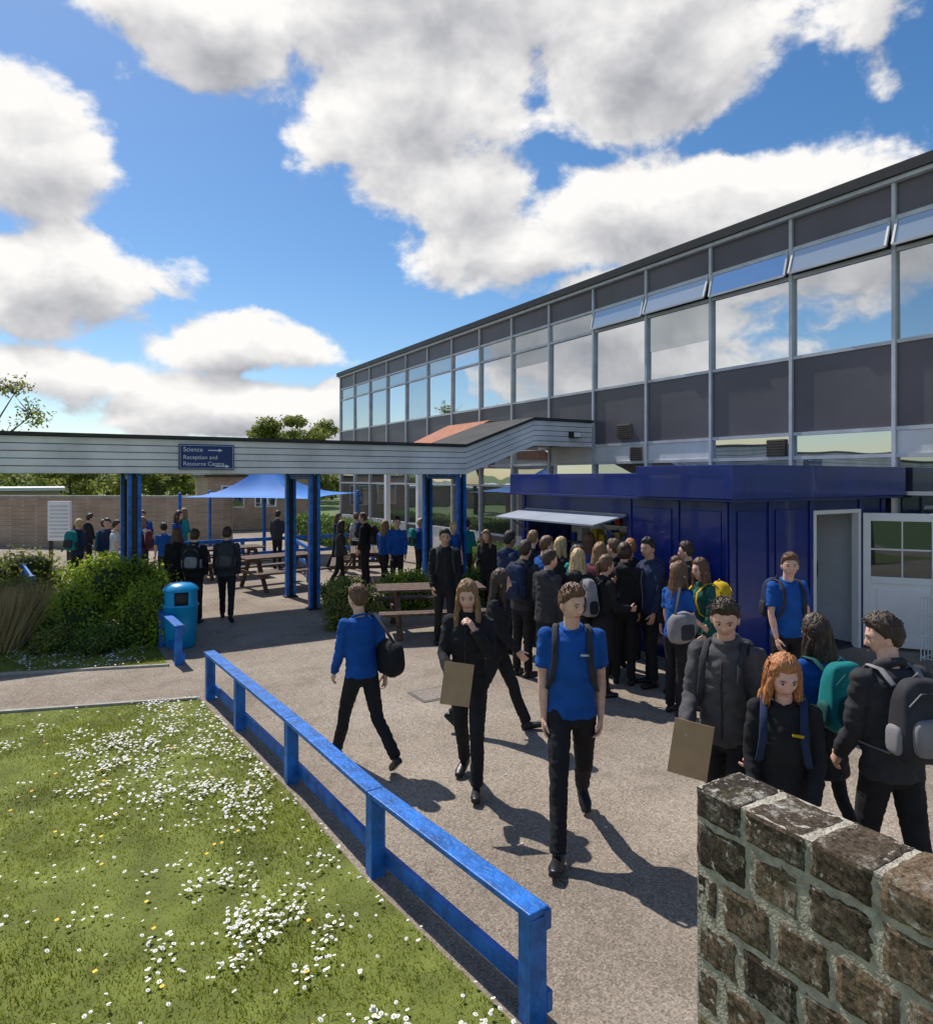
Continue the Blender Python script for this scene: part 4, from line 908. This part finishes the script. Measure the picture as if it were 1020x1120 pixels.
    if board:
        A=AR if board==1 else AL; w0=A[2]+A[4]*.055*h; side=board
        cb=MB(); cb.box(-.115,.115,-.004,.004,-.16,.16,m_board); cb.box(-.10,.10,.0045,.0065,-.145,.13,m_paper); cb.box(-.04,.04,.006,.016,.12,.155,m_steel)
        k=cb.obj('clipboard',parent=o,bevel=.003); k.location=w0+Vector((-side*.06,.035,-.02)); k.rotation_euler=(math.radians(-12),math.radians(side*8),math.radians(side*14)+math.pi)
    return o
# ---- foreground
person(.75,4.88,186,1.86,C_polo,'polo',leg=WALK_R,armR=(-2,4,10,3),armL=(-12,5,22,3),yaw=38,pitch=-6,hair='brown',pack=C_char,lod=0,logo=C_white)
person(-.95,6.2,-38,1.62,C_polo,'sweater',leg=WALK_L,armR=(-22,6,20,0),armL=(10,5,20,4),yaw=12,hair='brown',bag=(C_blk,1),lod=0,lean=5)
person(0.02,5.72,192,1.70,C_blk,'jacket',leg=WALK_S,armR=(16,8,52,25),armL=(42,12,112,30),yaw=8,pitch=-12,hair='light',hs='front',female=True,board=1,lod=0,curl=(40,45,30))
person(.30,7.0,100,1.66,C_blk,'jacket',leg=WALK_L,armR=(16,6,25,5),armL=(-16,6,20,5),yaw=10,hair='dark',hs='long',female=True,lod=0)
person(1.68,4.4,215,1.79,C_grey,'jacket',leg=WALK_S,armR=(14,6,40,8),armL=(5,6,25,5),yaw=12,pitch=-18,hair='dark',board=1,lod=0,pack=C_char,curl=(40,45,30),hood=True)
person(1.82,3.92,205,1.60,C_blk,'sweater',leg=WALK_L,armR=(6,6,25,8),armL=(8,6,30,8),yaw=18,pitch=-16,hair='ginger',hs='messy',skin='pink',female=True,pack=C_navy,pack2=C_navy,logo=C_yel,lod=0)
person(2.42,4.66,-14,1.60,C_polo,'polo',leg=WALK_S,hair='dark',hs='long',female=True,pack=C_teal,pack2=C_dgreen,skirt=True,lod=0,yaw=10)
person(2.44,3.92,-6,1.76,C_char,'jacket',leg=WALK_S,hair='dark',yaw=60,pitch=-10,pack=C_char,pack2=C_lgrey,lod=0,armL=(6,6,30,5))
person(3.42,7.3,172,1.75,C_polo,'polo',leg=STAND,armR=(4,5,16,4),armL=(8,5,22,5),yaw=-25,hair='brown',pack=C_navy,lod=0)
# ---- queue
person(2.30,7.5,60,1.62,C_polo,'polo',hair='brown',hs='long',female=True,bag=(C_lgrey,1),armR=(10,8,50,10))
person(2.70,7.75,-100,1.63,C_dgreen,'jacket',hair='brown',hs='long',female=True,pack=C_yel,pack2=C_yel,yaw=10)
person(2.32,8.55,-110,1.80,C_navy,'jacket',leg=LEAN,hair='black',skin='tan',armR=(25,10,80,15),hood=True,yaw=15)
person(1.98,8.6,20,1.72,C_blk,'jacket',hair='dark',hs='bun',female=True,hood=True)
person(1.74,9.05,40,1.68,C_char,'jacket',hair='light',hs='long',female=True,pack=C_mar,pack2=C_char)
person(1.33,8.25,25,1.68,C_blk,'jacket',leg=LEAN,hair='blond',hs='long',female=True,scarf=C_white)
person(1.35,10.1,60,1.66,C_blk,'jacket',hair='blond',hs='long',female=True)
person(.74,8.95,35,1.72,C_char,'jacket',hair='dark',hs='short',pack=C_navy,pack2=C_navy)
person(1.05,9.4,70,1.74,C_polo,'sweater',hair='brown',hs='short')
person(.60,10.2,60,1.75,C_navy,'jacket',hair='black',skin='brown',hs='short')
person(1.85,10.4,30,1.70,C_polo,'polo',hair='brown',hs='long',female=True)
person(2.95,9.0,-60,1.70,C_char,'jacket',hair='dark',hs='short')
person(2.35,9.8,10,1.66,C_blk,'sweater',hair='ginger',hs='pony',female=True)
person(1.62,8.15,70,1.62,C_blk,'jacket',hair='brown',hs='pony',female=True,pack=C_lgrey,pack2=C_blk,armR=(12,6,70,12))
person(.98,8.35,50,1.66,C_char,'jacket',hair='dark',hs='short',leg=LEAN,yaw=-20)
person(2.05,9.35,-30,1.70,C_blk,'jacket',hair='brown',hs='short',yaw=20)
person(1.0,10.6,40,1.72,C_blk,'sweater',hair='light',hs='short',skin='pale')
person(1.5,9.55,120,1.60,C_teal,'jacket',hair='dark',hs='long',female=True,skin='pale')
person(2.55,8.25,-150,1.60,C_blk,'jacket',hair='brown',hs='short',skin='pink',armL=(10,5,70,15))
person(-.33,10.4,175,1.78,C_blk,'jacket',leg=WALK_S,hair='black',pack=C_blk,armR=(5,6,30,5),skin='tan')
# ---- by the bin
person(-5.3,12.5,-20,1.62,C_blk,'jacket',leg=WALK_S,hair='brown',hs='long',female=True)
person(-4.86,12.2,-10,1.62,C_blk,'jacket',leg=STAND,hair='dark',pack=C_blk,pack2=C_lgrey)
person(-4.35,12.4,-15,1.70,C_char,'jacket',leg=WALK_L,hair='dark',pack=C_char,pack2=C_grey)
tops=[(C_polo,'polo'),(C_blk,'jacket'),(C_navy,'jacket'),(C_polo,'sweater'),(C_char,'jacket'),(C_teal,'jacket'),(C_polo,'sweater'),(C_white,'polo')]
hc_=['dark','brown','black','light','blond','dark']; pk_=[C_mar,C_blk,C_teal,C_navy]
far=[(-9.3,16.3,80),(-8.9,16.8,-60),(-8.5,16.2,170),(-8.1,17,20),(-7.7,16.1,-120),(-9.7,17.5,40),(-7.3,17.2,90),(-8.7,18.4,180),(-6.9,15.6,-40),(-7.9,19,30),(-9.0,15.8,10),(-8.2,15.9,60),
     (-2.9,15.6,70),(-2.4,16.2,-80),(-1.55,15.2,170),(-1.9,15.7,30),(-.3,14.6,150),(.0,16.5,20),(-3.6,19,100),(-3.1,19.3,-40),(-5.4,19.5,10),(.4,13.2,200),(-1.2,17.2,60)]
for i,(X,Y,f) in enumerate(far):
    t=tops[(i*5)%8]; fem=i%3==0
    person(X,Y,f,random.uniform(1.5,1.72),t[0],t[1],hair=hc_[i%6],hs='long' if fem else 'short',female=fem,lod=2,pack=(pk_[i%4] if i%3==1 else None),leg=STAND if i%3 else WALK_S,armR=(10,6,random.choice([15,60,20]),8))
bpy.data.scenes.remove(TMP)
print('objects',len(bpy.data.objects),time.time()-T0)
